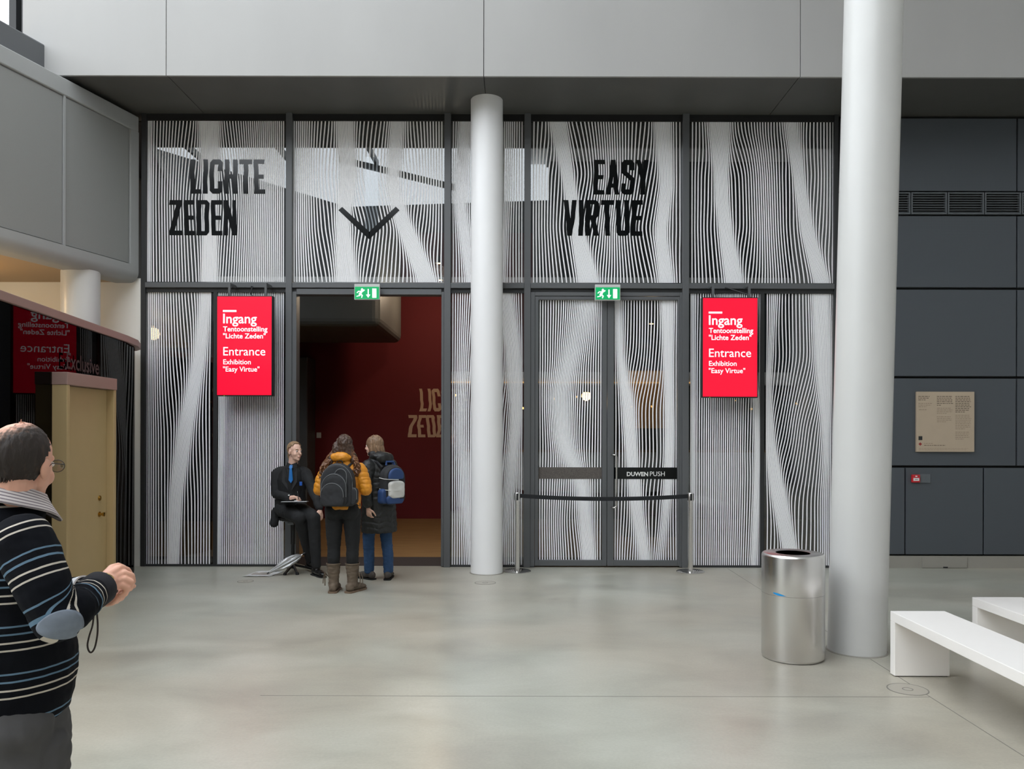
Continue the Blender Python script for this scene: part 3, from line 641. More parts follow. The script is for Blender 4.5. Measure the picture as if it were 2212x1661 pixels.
# ------------------------------------------------------------------ hanging red screens
def screen(px0, px1, py0, py1, d, lab, cable):
    x0, x1, z0, z1 = X(px0, d), X(px1, d), Z(py1, d), Z(py0, d); cx = (x0+x1)/2; w_ = x1-x0; h = z1-z0
    e = empty('display_screen', (cx, d, z0), label=lab, cat='screen', group='red entrance screens')
    MB().box(-w_/2, w_/2, 0, 0.085, 0, h).build('casing', M['black_plastic'], e, bevel=0.004)
    bz = 0.011
    sc = MB().box(-w_/2+bz, w_/2-bz, -0.002, 0.004, bz*1.2, h-bz).build('display', M['red_screen'], e)
    k = w_/120.0   # metres per photographed pixel
    def tx(s, px, py, wpx, bold): place_text('lettering', s, M['screen_white'], -w_/2+px*k, -0.0035, h-py*k, sc, width=wpx*k, bold=bold)
    MB().box(-w_/2+14*k, -w_/2+43*k, -0.0045, -0.0025, h-35*k, h-31*k).build('bar_mark', M['screen_white'], sc, bevel=0.0008)
    tx('Ingang', 14.5, 59, 72, 0.012); tx('Tentoonstelling', 14.5, 76.5, 95, 0.012); tx('"Lichte Zeden"', 14.5, 91.5, 91, 0.012)
    tx('Entrance', 15, 128, 90, 0.0); tx('Exhibition', 15, 147, 59, 0.006); tx('"Easy Virtue"', 14.5, 162.5, 78, 0.006)
    MB().lathe([(0,-0.002),(0.004,-0.001),(0.004,0.002)], n=8).build('power_light', M['led_green'], e).location = (-w_/2+17*k, -0.003, 0.004)
    zt = Z(614, d) - z0
    for sx in (-0.29, 0.36):
        b = MB(); b.box(sx*w_-0.014, sx*w_+0.014, 0.03, 0.055, h-0.02, zt+0.02); b.box(sx*w_-0.014, sx*w_+0.014, 0.055, FD-0.062-d, zt-0.01, zt+0.02)
        b.build('bracket', M['frame_grey'], e, bevel=0.002)
    MB().tube([(cable*w_, 0.05, h-0.01), (cable*w_-0.05, 0.1, h+0.05), (0.02, FD-0.075-d, zt+0.005), (0.0, FD-0.062-d, zt+0.01)], 0.008, 6).build('cable', M['black_plastic'], e)
    return e
screen(467, 588, 640, 857, 9.58, 'red hanging screen left of the open doorway, reading Ingang and Entrance', 0.13)
screen(1516, 1637, 641, 858, 9.58, 'red hanging screen right of the closed doors, reading Ingang and Entrance', 0.42)

# ------------------------------------------------------------------ exit signs
def exit_sign(px, lab):
    d = 9.70; x = X(px, d); z0, z1 = Z(648, d), Z(614, d); w_ = X(55, d)-X(0, d); h = z1-z0
    e = empty('exit_sign', (x, d, z0), label=lab, cat='exit sign', group='green exit signs')
    MB().box(-w_/2, w_/2, 0, 0.045, 0, h).build('casing', M['exit_case'], e, bevel=0.004)
    MB().box(-0.05, 0.05, 0.045, FD-0.062-d, h*0.75, h*0.95).build('bracket', M['exit_case'], e)
    pn = MB().box(-w_/2+0.008, w_/2-0.008, -0.003, 0.0, 0.008, h-0.035).build('panel', M['exit_green'], e)
    u = w_/55
    def pc(name, polys):
        mb = MB()
        for i, p in enumerate(polys): mb.add([((a-27.5)*u, -0.0036-0.0002*i, b_*u) for a, b_ in p], [tuple(range(len(p)))])
        mb.build(name, M['exit_white'], pn)
    pc('door_mark', [[(39,4),(48,4),(48,24),(39,24)]])
    pc('arrow_mark', [[(29,9),(31.5,9),(31.5,23),(29,23)], [(25.5,11),(30.2,4),(35,11)]])
    man = [[(14,22),(17,25),(20,22),(17,19)], [(10,13),(15,20),(19,19),(15,11)], [(5,15),(9,19),(15,19),(14,17),(10,17),(7,14)], [(15,17),(19,17),(23,20),(22,22),(17,20)], [(10,13),(15,12),(13,8),(5,6),(5,8),(10,9)], [(13,12),(16,12),(19,9),(17,4),(15,4),(16,8)]]
    pc('running_figure', man)
exit_sign(792, 'green lit exit sign above the open doorway')
exit_sign(1312, 'green lit exit sign above the closed glazed doors')

# ------------------------------------------------------------------ barrier posts and belt
def stanchion(px, lab):
    d = 9.54; e = empty('barrier_post', (X(px, d), d, 0), label=lab, cat='post', group='steel barrier posts')
    MB().lathe([(0.165,0),(0.165,0.006),(0.155,0.012),(0.03,0.016),(0.0,0.016)], n=48).build('base', M['chrome'], e, smooth=True)
    MB().lathe([(0.0,0.016),(0.030,0.016),(0.030,0.84),(0.0,0.84)], n=24).build('post', M['brushed_steel'], e, smooth=True)
    hd = MB().lathe([(0.0,0.84),(0.034,0.84),(0.034,0.94),(0.031,0.945),(0.0,0.946)], n=24).build('head', M['brushed_steel'], e, smooth=True)
    for a in (0, PI/2, PI, 3*PI/2):
        s = MB().box(-0.012, 0.012, 0.030, 0.0365, 0.855, 0.935).build('belt_slot', M['black_plastic'], hd); s.rotation_euler = (0,0,a)
    return e
p1 = stanchion(1118, 'brushed steel barrier post beside the slim white column')
p2 = stanchion(1492, 'brushed steel barrier post nearest the right red screen')
mb = MB(); vs = []; n = 24; xa, xb = p1.location[0]+0.036, p2.location[0]-0.036
for i in range(n+1):
    t = i/n; x = xa+(xb-xa)*t; z = 0.905 - 0.035*4*t*(1-t)
    vs += [(x, 9.5385, z-0.024), (x, 9.5385, z+0.024), (x, 9.5415, z+0.024), (x, 9.5415, z-0.024)]
fs = []
for i in range(n):
    for k in range(4): fs.append((4*i+k, 4*i+(k+1)%4, 4*i+4+(k+1)%4, 4*i+4+k))
mb.add(vs, fs + [(0,1,2,3), (4*n+3,4*n+2,4*n+1,4*n)])
tag(mb.build('barrier_belt', M['black_belt']), 'black retractable belt stretched across the closed glazed doors', 'belt')

# ------------------------------------------------------------------ litter bin
bn = empty('litter_bin', (2.022, 5.86, 0), label='brushed steel cylindrical litter bin beside the tall column', cat='bin')
R_ = 0.222
MB().lathe([(0.0,0.004),(R_-0.008,0.004),(R_-0.004,0.016),(R_,0.018),(R_,0.476)], n=72).build('lower_body', M['brushed_steel'], bn, smooth=True)
MB().lathe([(R_-0.002,0.476),(R_,0.478),(R_,0.745),(R_-0.003,0.758),(R_-0.012,0.766)], n=72).build('upper_body', M['brushed_steel'], bn, smooth=True)
prof = [(R_-0.012,0.766)]
for k in range(8):
    r = R_-0.016-k*0.0105; prof += [(r, 0.768), (r-0.0035, 0.7665), (r-0.007, 0.768)]
prof += [(0.118,0.764),(0.112,0.75),(0.112,0.64)]
MB().lathe(prof, n=72).build('lid_ring', M['brushed_steel'], bn, smooth=60)
MB().lathe([(0.0,0.42),(0.111,0.42),(0.1115,0.70),(0.109,0.70),(0.108,0.43),(0.0,0.43)], n=48).build('liner', M['rubber_black'], bn, smooth=True)
a0, a1 = math.radians(-146), math.radians(-120)
vs = []; nn = 8
for i in range(nn+1):
    t = i/nn; a = a0+(a1-a0)*t; z = 0.497 - 0.014*t; hgt = 0.010*math.sin(PI*min(1, 0.15+t*0.9))
    for zz in (z-hgt, z+hgt*0.6): vs.append(((R_+0.0008)*math.cos(a), (R_+0.0008)*math.sin(a), zz))
MB().add(vs, [(2*i, 2*i+2, 2*i+3, 2*i+1) for i in range(nn)]).build('blue_mark', M['blue_sticker'], bn)

# ------------------------------------------------------------------ white benches
def bench(x0, d0, lab, L=2.1, w_=0.372, h=0.432, t=0.065):
    e = empty('bench', (x0, d0, 0), label=lab, cat='bench', group='white benches')
    MB().box(0, w_, -L, 0, h-t, h).build('seat', M['bench_white'], e, bevel=0.003)
    for y in (0, -L+t): MB().box(0, w_, y-t, y, 0.006, h-t).build('leg', M['bench_white'], e, bevel=0.003)
    for y in (0, -L+t): MB().box(0.01, w_-0.01, y-t+0.01, y-0.01, 0, 0.006).build('foot_pad', M['rubber_black'], e)
    return e
bench(X(1924.6, 5.436), 5.44, 'white slab bench nearest the tall column')
bench(X(2104, 5.90), 5.92, 'white slab bench farther back, behind the nearer bench')

# ------------------------------------------------------------------ plaque, call point
pl = empty('wall_plaque', (X(2039.5, WR), WR, Z(974, WR-.02)), label='square beige text plaque on the charcoal wall', cat='plaque')
pw = X(2102, WR-.02)-X(1977, WR-.02); ph = Z(844, WR-.02)-Z(974, WR-.02)
bd = MB().box(-pw/2, pw/2, -0.03, 0, 0, ph).build('board', M['plaque_beige'], pl, bevel=0.003)
rnd = random.Random(5)
def para(u0, u1, v0, rows_, dv, m, hgt, last=0.6):
    mb = MB()
    for r in range(rows_):
        u = u0; end = u1 - (rnd.uniform(0, 0.12)*(u1-u0) if r < rows_-1 else (1-last)*(u1-u0))
        z = ph*(1-(v0+dv*r))
        while u < end - 0.004:
            wl_ = min(rnd.uniform(0.018, 0.055), end-u)
            x0 = -pw/2+u*pw; x1 = -pw/2+(u+wl_)*pw
            mb.quad((x0,-0.0306,z), (x1,-0.0306,z), (x1,-0.0306,z+hgt), (x0,-0.0306,z+hgt)); u += wl_+0.010
    o = mb.build('text_lines', m, bd); o['kind'] = 'stuff'
mat('print_soft', srgb(140,122,103), 0.7)
D_, S2 = M['print_dark'], M['print_soft']
para(.03,.24,.085,3,.029,D_,.008); para(.03,.27,.20,3,.028,S2,.006); para(.04,.26,.305,1,.03,S2,.007)
para(.35,.63,.085,6,.029,D_,.008,.25); para(.35,.63,.28,4,.028,S2,.006); para(.35,.62,.42,4,.028,S2,.006)
para(.67,.94,.085,10,.0285,D_,.008); para(.67,.95,.395,9,.0282,S2,.006); para(.67,.92,.675,5,.0285,S2,.006)
para(.13,.28,.862,1,.03,S2,.005,1); para(.13,.50,.895,1,.03,D_,.007,1); para(.04,.96,.945,2,.022,S2,.003,.9)
MB().box(-pw/2+.035*pw, -pw/2+.10*pw, -0.0325, -0.030, ph*.195, ph*.26).build('dark_emblem', M['black_plastic'], bd)
c = (-pw/2+.065*pw, ph*.13); r = .030*pw
MB().add([(c[0]-r,-0.0315,c[1]),(c[0],-0.0315,c[1]-r),(c[0]+r,-0.0315,c[1]),(c[0],-0.0315,c[1]+r)], [(0,1,2,3)]).build('red_emblem', mat('emblem_red', srgb(140,44,40), .6), bd)
cp = empty('fire_call_point', (X(1976.5, WR), WR, Z(1040, WR)), label='small red fire alarm call point on the charcoal wall', cat='call point')
q = X(17, WR)-X(0, WR)
MB().box(-q/2, q/2, -0.035, 0, 0, q).build('casing', M['call_red'], cp, bevel=0.005)
MB().box(-q*.36, q*.36, -0.037, -0.034, q*.22, q*.58).build('label_panel', M['label_white'], cp)
MB().box(-q*.12, q*.12, -0.0375, -0.034, q*.72, q*.86).build('flame_mark', M['label_white'], cp)
MB().box(-q*.2, q*.2, -0.0378, -0.0368, q*.36, q*.43).build('label_print', M['print_dark'], cp)
bpq = MB().box(X(1985.5, WR), X(2009, WR), WR-0.012, WR, Z(1041, WR), Z(1022, WR)).build('blank_plate', M['wall_edge'], bevel=0.003); tag(bpq, 'grey blank cover plate right of the red call point', 'plate')

# ------------------------------------------------------------------ floor covers
def cover(px, py, wpx, lab):
    d = F*EYE/(py-VY); r = wpx/2/F*d
    e = empty('floor_cover', (X(px, d), d, 0), label=lab, cat='floor cover', group='round floor covers')
    MB().lathe([(r-0.008,0.0003),(r-0.008,0.0016),(r,0.0016),(r,0.0003)], n=40, closed=True).build('ring', M['concrete_joint'], e, smooth=True)
    MB().lathe([(0.0,0.0014),(r-0.008,0.0014),(r-0.008,0.0003)], n=40).build('disc', M['drain_steel'], e, smooth=True)
    MB().lathe([(r*.22,0.0015),(r*.22,0.0022),(r*.27,0.0022),(r*.27,0.0015)], n=24, closed=True).build('key_ring', M['concrete_joint'], e, smooth=True)
cover(1962, 1487, 84, 'round flush floor cover in front of the near white bench')
cover(1049, 1259, 46, 'round flush floor cover at the foot of the slim white column')
cover(531, 1257, 34, 'round flush floor cover left of the seated person')

# ------------------------------------------------------------------ umbrella and newspaper by the doorway
tip = Vector((X(577, 9.15), 9.15, 0.032)); hand = Vector((X(668, 9.35), 9.35, Z(1191, 9.35)))
um = empty('umbrella', tip, label='folded silver umbrella lying against the stool by the doorway', cat='umbrella')
ax = (hand-tip); L = ax.length; dz = ax.normalized(); rot = dz.to_track_quat('Z', 'Y').to_matrix().to_4x4()
mat('umbrella_silver', srgb(196,197,198), 0.35, 0.6, bump=0.15, bump_scale=20)
vs = []; fs = []; n = 32; prof = [(0.03,.012),(0.10,.03),(0.18,.052),(0.26,.062),(0.34,.055),(0.40,.040),(0.43,.014)]
for z, r in prof:
    for i in range(n):
        a = 2*PI*i/n; rr = r*(1+0.22*math.cos(8*a+z*6)); vs.append(rot @ Vector((rr*math.cos(a), rr*math.sin(a)*0.75, z)))
fs = [(j*n+i, j*n+(i+1)%n, (j+1)*n+(i+1)%n, (j+1)*n+i) for j in range(len(prof)-1) for i in range(n)] + [tuple(range(n-1,-1,-1)), tuple((len(prof)-1)*n+i for i in range(n))]
MB().add(vs, fs).build('folded_canopy', M['umbrella_silver'], um, smooth=60)
MB().tube([rot @ Vector((0,0,0)), rot @ Vector((0,0,0.05))], 0.009, 8).build('tip', M['black_plastic'], um, smooth=True)
MB().tube([rot @ Vector((0,0,0.42)), rot @ Vector((0,0,L*0.84))], 0.006, 8).build('shaft', M['chrome'], um, smooth=True)
MB().tube([rot @ Vector((0,0,L*0.84)), rot @ Vector((0,0,L))], 0.013, 10).build('handle', M['black_plastic'], um, smooth=True)
mat('newsprint', srgb(196,196,196), 0.8, noise_amt=0.12, noise_scale=40)
nx0, nx1 = X(529, 9.2), X(588, 9.2)
mb = MB(); vs = []
for i in range(9):
    t = i/8
    for y, zz in ((9.13, 0.004), (9.45, 0.008)): vs.append((nx0+(nx1-nx0)*t+(0.06 if y > 9.3 else 0), y, zz+0.008*math.sin(t*PI)+0.003*math.sin(t*9)))
n = len(vs); vs += [(x, y, z-0.003) for x, y, z in vs]
fs = [(2*i, 2*i+2, 2*i+3, 2*i+1) for i in range(8)] + [(n+2*i, n+2*i+1, n+2*i+3, n+2*i+2) for i in range(8)] + [(0,1,n+1,n), (16,n+16,n+17,17)] + [(2*i, n+2*i, n+2*i+2, 2*i+2) for i in range(8)] + [(2*i+1, 2*i+3, n+2*i+3, n+2*i+1) for i in range(8)]
npp = MB().add(vs, fs).build('newspaper', M['newsprint']); tag(npp, 'pale newspaper lying flat on the floor under the umbrella tip', 'newspaper')
for k in range(5):
    z = 0.0135
    MB().box(nx0+0.07+0.035*0, nx0+0.28, 9.20+k*0.035, 9.21+k*0.035, z, z+0.0008).build('print_line', M['print_soft'], npp)

# ------------------------------------------------------------------ bar with small lamps at the rear of the hall, seen only in the glass
bar = empty('cafe_bar', (2.2, -7.0, 0), label='long cafe counter at the rear of the hall', cat='counter')
MB().box(-6, 6, -0.4, 0.4, 0, 1.1).build('body', M['hall_mid'], bar); MB().box(-6.05, 6.05, -0.45, 0.45, 1.1, 1.16).build('top', M['oak_floor'], bar)
for i in range(12):
    lx = -4.5+i*1.15+0.35*math.sin(i*2.3); lz = 2.75+0.22*math.sin(i*1.7)
    e = empty('globe_lamp', (lx+1.0, -6.6, lz), label='small warm globe lamp hanging over the cafe counter', cat='lamp', group='globe lamps over the cafe counter')
    MB().lathe([(0,-0.04),(0.028,-0.028),(0.04,0),(0.028,0.028),(0,0.04)], n=12).build('globe', M['lamp_warm'], e, smooth=True)
    MB().tube([(0,0,0.04),(0,0,3.4-lz)], 0.005, 5).build('cable', M['black_plastic'], e)
mat('strip_light', srgb(255,214,150), 0.4, emis=srgb(255,190,110), estr=3.0)
o = MB().box(-4.5, 6.0, -7.19, -7.15, 3.42, 3.46).build('light_strip', M['strip_light']); tag(o, 'thin warm light strip along the rear gallery edge', 'light')
# ------------------------------------------------------------------ people: solid shapes fused into one continuous surface
def V(*a): return Vector(a)
class Blob:
    def __init__(self): self.vs = []; self.fs = []; self.segs = []
    def _add(self, vs, fs): n = len(self.vs); self.vs += [tuple(v) for v in vs]; self.fs += [tuple(i+n for i in f) for f in fs]
    def ell(self, c, r, f=None, u=None, nu=20, nv=12):
        """ellipsoid with radii (right, forward, up) in the frame of f and u"""
        c = Vector(c); f = Vector(f or (0,1,0)).normalized(); u = Vector(u or (0,0,1)); u = (u - f*u.dot(f)).normalized(); rt = f.cross(u)
        if not isinstance(r, (tuple, list)): r = (r, r, r)
        vs = [c + u*r[2]]
        for j in range(1, nv):
            th = PI*j/nv
            for i in range(nu):
                a = 2*PI*i/nu; vs.append(c + rt*(r[0]*math.sin(th)*math.cos(a)) + f*(r[1]*math.sin(th)*math.sin(a)) + u*(r[2]*math.cos(th)))
        vs.append(c - u*r[2]); L = len(vs)-1
        fs = [(0, 1+i, 1+(i+1)%nu) for i in range(nu)]
        for j in range(nv-2):
            for i in range(nu): a = 1+j*nu+i; b = 1+j*nu+(i+1)%nu; fs.append((a, a+nu, b+nu, b))
        fs += [(L, 1+(nv-2)*nu+(i+1)%nu, 1+(nv-2)*nu+i) for i in range(nu)]
        self._add(vs, fs); return self
    def cap(self, p0, p1, r0, r1=None, seg=True):
        """tapered limb with round ends"""
        p0 = Vector(p0); p1 = Vector(p1); r1 = r0 if r1 is None else r1
        self.ell(p0, r0, nu=16, nv=10); self.ell(p1, r1, nu=16, nv=10)
        d = (p1-p0)
        if d.length > 1e-5:
            d.normalize(); a = d.orthogonal().normalized(); b = d.cross(a); n = 16; vs = []
            for p, r in ((p0, r0), (p1, r1)):
                for i in range(n): t = 2*PI*i/n; vs.append(p + (a*math.cos(t) + b*math.sin(t))*r)
            self._add(vs, [(i, (i+1)%n, n+(i+1)%n, n+i) for i in range(n)] + [tuple(range(n-1,-1,-1)), tuple(range(n, 2*n))])
        if seg: self.segs.append((p0, p1))
        return self
    def chain(self, pts, rs):
        for i in range(len(pts)-1): self.cap(pts[i], pts[i+1], rs[i], rs[i+1])
        return self
    def loft(self, rings, n=28, rz=0.0, power=2.0):
        """stacked ellipses: (x, y, z, half width, half depth), turned by rz"""
        vs = []; cz, sz = math.cos(rz), math.sin(rz)
        for (x, y, z, a, b) in rings:
            for i in range(n):
                t = 2*PI*i/n; ct, st = math.cos(t), math.sin(t)
                ex = math.copysign(abs(ct)**(2/power), ct)*a; ey = math.copysign(abs(st)**(2/power), st)*b
                vs.append((x + ex*cz - ey*sz, y + ex*sz + ey*cz, z))
        k = len(rings)
        fs = [(j*n+i, j*n+(i+1)%n, (j+1)*n+(i+1)%n, (j+1)*n+i) for j in range(k-1) for i in range(n)] + [tuple(range(n-1,-1,-1)), tuple((k-1)*n+i for i in range(n))]
        self._add(vs, fs); self.segs.append((Vector(rings[0][:3]), Vector(rings[-1][:3]))); return self
    def mesh(self, name, voxel, smooth=5, factor=0.5):
        me = bpy.data.meshes.new(name); me.from_pydata(self.vs, [], self.fs)
        bm = bmesh.new(); bm.from_mesh(me); bmesh.ops.recalc_face_normals(bm, faces=bm.faces); bm.to_mesh(me); bm.free()
        o = bpy.data.objects.new('tmp', me); COL.objects.link(o)
        r = o.modifiers.new('r', 'REMESH'); r.mode = 'VOXEL'; r.voxel_size = voxel
        if smooth: s = o.modifiers.new('s', 'SMOOTH'); s.factor = factor; s.iterations = smooth
        dg = bpy.context.evaluated_depsgraph_get(); out = bpy.data.meshes.new_from_object(o.evaluated_get(dg))
        bpy.data.objects.remove(o); bpy.data.meshes.remove(me); out.name = name
        out.materials.clear()
        out.polygons.foreach_set('use_smooth', [True]*len(out.polygons)); return out

def coords(me): a = np.empty(len(me.vertices)*3); me.vertices.foreach_get('co', a); return a.reshape(-1,3)
def normals(me): a = np.empty(len(me.vertices)*3); me.vertices.foreach_get('normal', a); return a.reshape(-1,3)
def setco(me, co): me.vertices.foreach_set('co', co.ravel()); me.update()
def axial(co, segs):
    """distance along the nearest limb axis, and which axis that is"""
    best = np.full(len(co), 1e9); t_ = np.zeros(len(co)); k_ = np.zeros(len(co), int)
    for k, (a, b) in enumerate(segs):
        a = np.array(a); b = np.array(b); d = b-a; L = max(np.linalg.norm(d), 1e-6); d = d/L
        t = np.clip((co-a)@d, 0, L); dist = np.linalg.norm(co-a-np.outer(t, d), axis=1)
        m = dist < best; best[m] = dist[m]; t_[m] = t[m]; k_[m] = k
    return t_, k_
def displace(me, fn):
    me.update(); co = coords(me); nn = normals(me); setco(me, co + nn*fn(co)[:,None])
def folds(amp, scale, stretch=(1,1,1), off=0.0):
    def fn(co):
        s = np.array(stretch)*scale; out = np.empty(len(co))
        for i, p in enumerate(co*s+off): out[i] = noise.noise(p) + 0.5*noise.noise((p[0]*2.1, p[1]*2.1, p[2]*2.1))
        return out*amp
    return fn
def quilt(segs, period, amp, ph=0.0):
    def fn(co):
        t, k = axial(co, segs)
        return amp*(np.abs(np.sin(PI*(t+ph+0.01*np.sin(co[:,0]*40))/period))**0.6 - 0.6)
    return fn

def head(B, C, f, u, s=1.0, ears=True):
    C = Vector(C); f = Vector(f).normalized(); u = Vector(u); u = (u-f*u.dot(f)).normalized(); r = f.cross(u)
    q = lambda a, b, c: C + (r*a + f*b + u*c)*s
    e = lambda c, rad: B.ell(c, tuple(x*s for x in rad), f, u)
    e(q(0,-.012,.03), (.073,.095,.085)); e(q(0,.028,-.022), (.061,.066,.083)); e(q(0,.034,-.072), (.047,.052,.043)); e(q(0,.070,-.098), (.022,.018,.018))
    B.cap(q(0,.090,.012), q(0,.113,-.026), .008*s, .0125*s, False)
    B.cap(q(-.030,.077,.024), q(.030,.077,.024), .0115*s, None, False)
    for sx in (-1, 1):
        e(q(sx*.036,.058,-.032), (.024,.022,.026))
        if ears: e(q(sx*.077,-.006,-.012), (.009,.019,.031)); e(q(sx*.073,-.002,-.02), (.010,.010,.02))
    e(q(0,.092,-.058), (.022,.009,.006)); e(q(0,.091,-.067), (.020,.010,.006))
    return q, f, u, r
def eyes(parent, q, f, u, r, s=1.0, iris='eye_dark'):
    for sx in (-1, 1):
        b = Blob().ell(q(sx*.030,.079,.007), (.013*s,.011*s,.009*s), f, u, nu=12, nv=8); me = bpy.data.meshes.new('eye'); me.from_pydata(b.vs, [], b.fs); o = link('eye', me, M['eye_white'], parent)
        b = Blob().ell(q(sx*.030,.088,.007), (.0055*s,.003*s,.0055*s), f, u, nu=10, nv=6); me = bpy.data.meshes.new('iris'); me.from_pydata(b.vs, [], b.fs); link('iris', me, M[iris], o)
def hand(B, wrist, d, palm_n, thumb_side, size=1.0, curl=0.5, r=0.0085):
    """palm and five fingers; d points down the hand, palm_n out of the palm"""
    w_ = Vector(wrist); d = Vector(d).normalized(); n = Vector(palm_n); n = (n-d*n.dot(d)).normalized(); s = d.cross(n)*thumb_side
    B.cap(w_, w_+d*.045*size, .024*size, .026*size, False)
    for k in (-1.5, -0.5, 0.5, 1.5): B.cap(w_+d*.02*size+s*k*.011*size, w_+d*.085*size+s*k*.019*size, .015*size, .0125*size, False)
    for k, L in ((1.5, .070), (.5, .080), (-.5, .074), (-1.5, .058)):
        p = w_+d*.088*size+s*k*.0205*size; a = curl*0.6; pts = [p]
        for j, fr_ in enumerate((.45, .32, .23)):
            dd = d*math.cos(a)+n*math.sin(a); pts.append(pts[-1]+dd*L*fr_*size); a += curl*(0.9 if j == 0 else 0.7)
        B.chain(pts, [r*size*1.08, r*size, r*size*.95, r*size*.82])
    b = w_+d*.03*size+s*.028*size; t1 = b+(d*.6+s*.7+n*.3).normalized()*.042*size; t2 = t1+(d*.9+s*.2+n*.45).normalized()*.032*size; t3 = t2+(d*.95+n*.45).normalized()*.024*size
    B.chain([b, t1, t2, t3], [.013*size, .0115*size, .010*size, .0085*size])
def shell(name, C, rad, f, u, keep, m, parent, thick=0.006, nu=64, nv=40, jit=0.0, seed=0):
    """hair cap: the part of an ellipsoid where keep(a, b, c) holds (right, forward, up on the unit sphere)"""
    C = Vector(C); f = Vector(f).normalized(); u = Vector(u); u = (u-f*u.dot(f)).normalized(); r = f.cross(u); vs = []; ok = []
    for j in range(nv+1):
        th = PI*j/nv
        for i in range(nu):
            a = 2*PI*i/nu; x, y, z = math.sin(th)*math.cos(a), math.sin(th)*math.sin(a), math.cos(th)
            k = 1 + jit*noise.noise((x*9+seed, y*9, z*3)) + jit*.6*noise.noise((x*22, y*22+seed, z*5))
            vs.append(C + r*(x*rad[0]*k) + f*(y*rad[1]*k) + u*(z*rad[2]*k)); ok.append(keep(x, y, z))
    fs = []
    for j in range(nv):
        for i in range(nu):
            q = (j*nu+i, (j+1)*nu+i, (j+1)*nu+(i+1)%nu, j*nu+(i+1)%nu)
            if all(ok[k] for k in q): fs.append(q)
    me = bpy.data.meshes.new(name); me.from_pydata([tuple(v) for v in vs], [], fs)
    bm = bmesh.new(); bm.from_mesh(me); bmesh.ops.delete(bm, geom=[v for v in bm.verts if not v.link_faces], context='VERTS'); bmesh.ops.remove_doubles(bm, verts=bm.verts, dist=1e-5); bmesh.ops.recalc_face_normals(bm, faces=bm.faces); bm.to_mesh(me); bm.free()
    me.polygons.foreach_set('use_smooth', [True]*len(me.polygons))
    o = link(name, me, m, parent); md = o.modifiers.new('thick', 'SOLIDIFY'); md.thickness = thick; md.offset = -1
    return o
def strands(name, roots, m, parent, r0=0.010, r1=0.004, n=10, wave=0.01, freq=3.0, seed=1, flat=5):
    """locks of hair: each root is (start, [via...], end)"""
    mb = MB(); rnd = random.Random(seed)
    for pts in roots:
        pts = [Vector(p) for p in pts]; ph = rnd.uniform(0, 6); out = []; rs = []
        for i in range(n+1):
            t = i/n*(len(pts)-1); k = min(int(t), len(pts)-2); u_ = t-k
            p0 = pts[max(k-1,0)]; p1 = pts[k]; p2 = pts[k+1]; p3 = pts[min(k+2,len(pts)-1)]
            p = 0.5*((2*p1)+(p2-p0)*u_+(2*p0-5*p1+4*p2-p3)*u_*u_+(3*p1-p0-3*p2+p3)*u_**3)
            w_ = wave*min(1, i/n*2); p = p + Vector((w_*math.sin(freq*i+ph), w_*math.cos(freq*i*1.1+ph), 0)); out.append(p); rs.append(r0+(r1-r0)*i/n)
        mb.tube(out, rs, flat)
    return mb.build(name, m, parent, smooth=True)

mat('skin', srgb(226,172,148), 0.5, noise_amt=0.06, noise_scale=25)
for nm in ('skin',):
    b = M[nm].node_tree.nodes['Principled BSDF']; b.inputs['Subsurface Weight'].default_value = 0.12; b.inputs['Subsurface Radius'].default_value = (0.012, 0.005, 0.003)
mat('skin_fair', srgb(230,188,168), 0.5, noise_amt=0.05, noise_scale=25)
mat('eye_white', srgb(225,220,215), 0.3); mat('eye_dark', srgb(40,40,46), 0.2); mat('lip', srgb(190,112,104), 0.5)
mat('hair_blond', srgb(146,120,90), 0.55, noise_amt=0.35, noise_scale=40, stretch=(1,1,.15))
mat('hair_brown', srgb(70,50,38), 0.5, noise_amt=0.35, noise_scale=40)
mat('hair_curly', srgb(112,74,46), 0.5, noise_amt=0.45, noise_scale=18)
mat('hair_light', srgb(128,102,78), 0.5, noise_amt=0.4, noise_scale=50, stretch=(1,1,.1))
mat('hair_dark', srgb(52,42,36), 0.6, noise_amt=0.4, noise_scale=60, bump=0.6, bump_scale=260)
mat('black_suit', srgb(26,27,29), 0.85, bump=0.15, bump_scale=300)
mat('black_shirt', srgb(17,18,20), 0.8)
mat('blue_tie', srgb(10,104,176), 0.5)
mat('black_leather', srgb(20,19,19), 0.3)
mat('orange_puffer', srgb(214,140,34), 0.55, noise_amt=0.05, noise_scale=12)
mat('black_puffer', srgb(32,33,33), 0.52, noise_amt=0.1, noise_scale=30)
mat('black_leggings', srgb(24,25,27), 0.85)
mat('taupe_leather', srgb(104,90,76), 0.8, noise_amt=0.12, noise_scale=20)
mat('denim', srgb(44,74,112), 0.85, noise_amt=0.18, noise_scale=14, bump=0.2, bump_scale=300)
mat('grey_suede', srgb(78,72,68), 0.9)
mat('pack_black', srgb(40,41,44), 0.8, noise_amt=0.1, noise_scale=30, bump=0.2, bump_scale=250)
mat('pack_piping', srgb(104,106,108), 0.6)
mat('pack_blue', srgb(38,66,114), 0.6); mat('pack_white', srgb(208,208,204), 0.6)
mat('paper_white', srgb(226,226,228), 0.7)
mat('trouser_grey', srgb(74,73,74), 0.85, noise_amt=0.06, noise_scale=20, bump=0.2, bump_scale=300)
mat('patch_blue', srgb(120,129,142), 0.9, noise_amt=0.06, noise_scale=60)
mat('strap_brown', srgb(40,28,24), 0.6)
mat('gold', srgb(214,186,120), 0.25, 1.0)

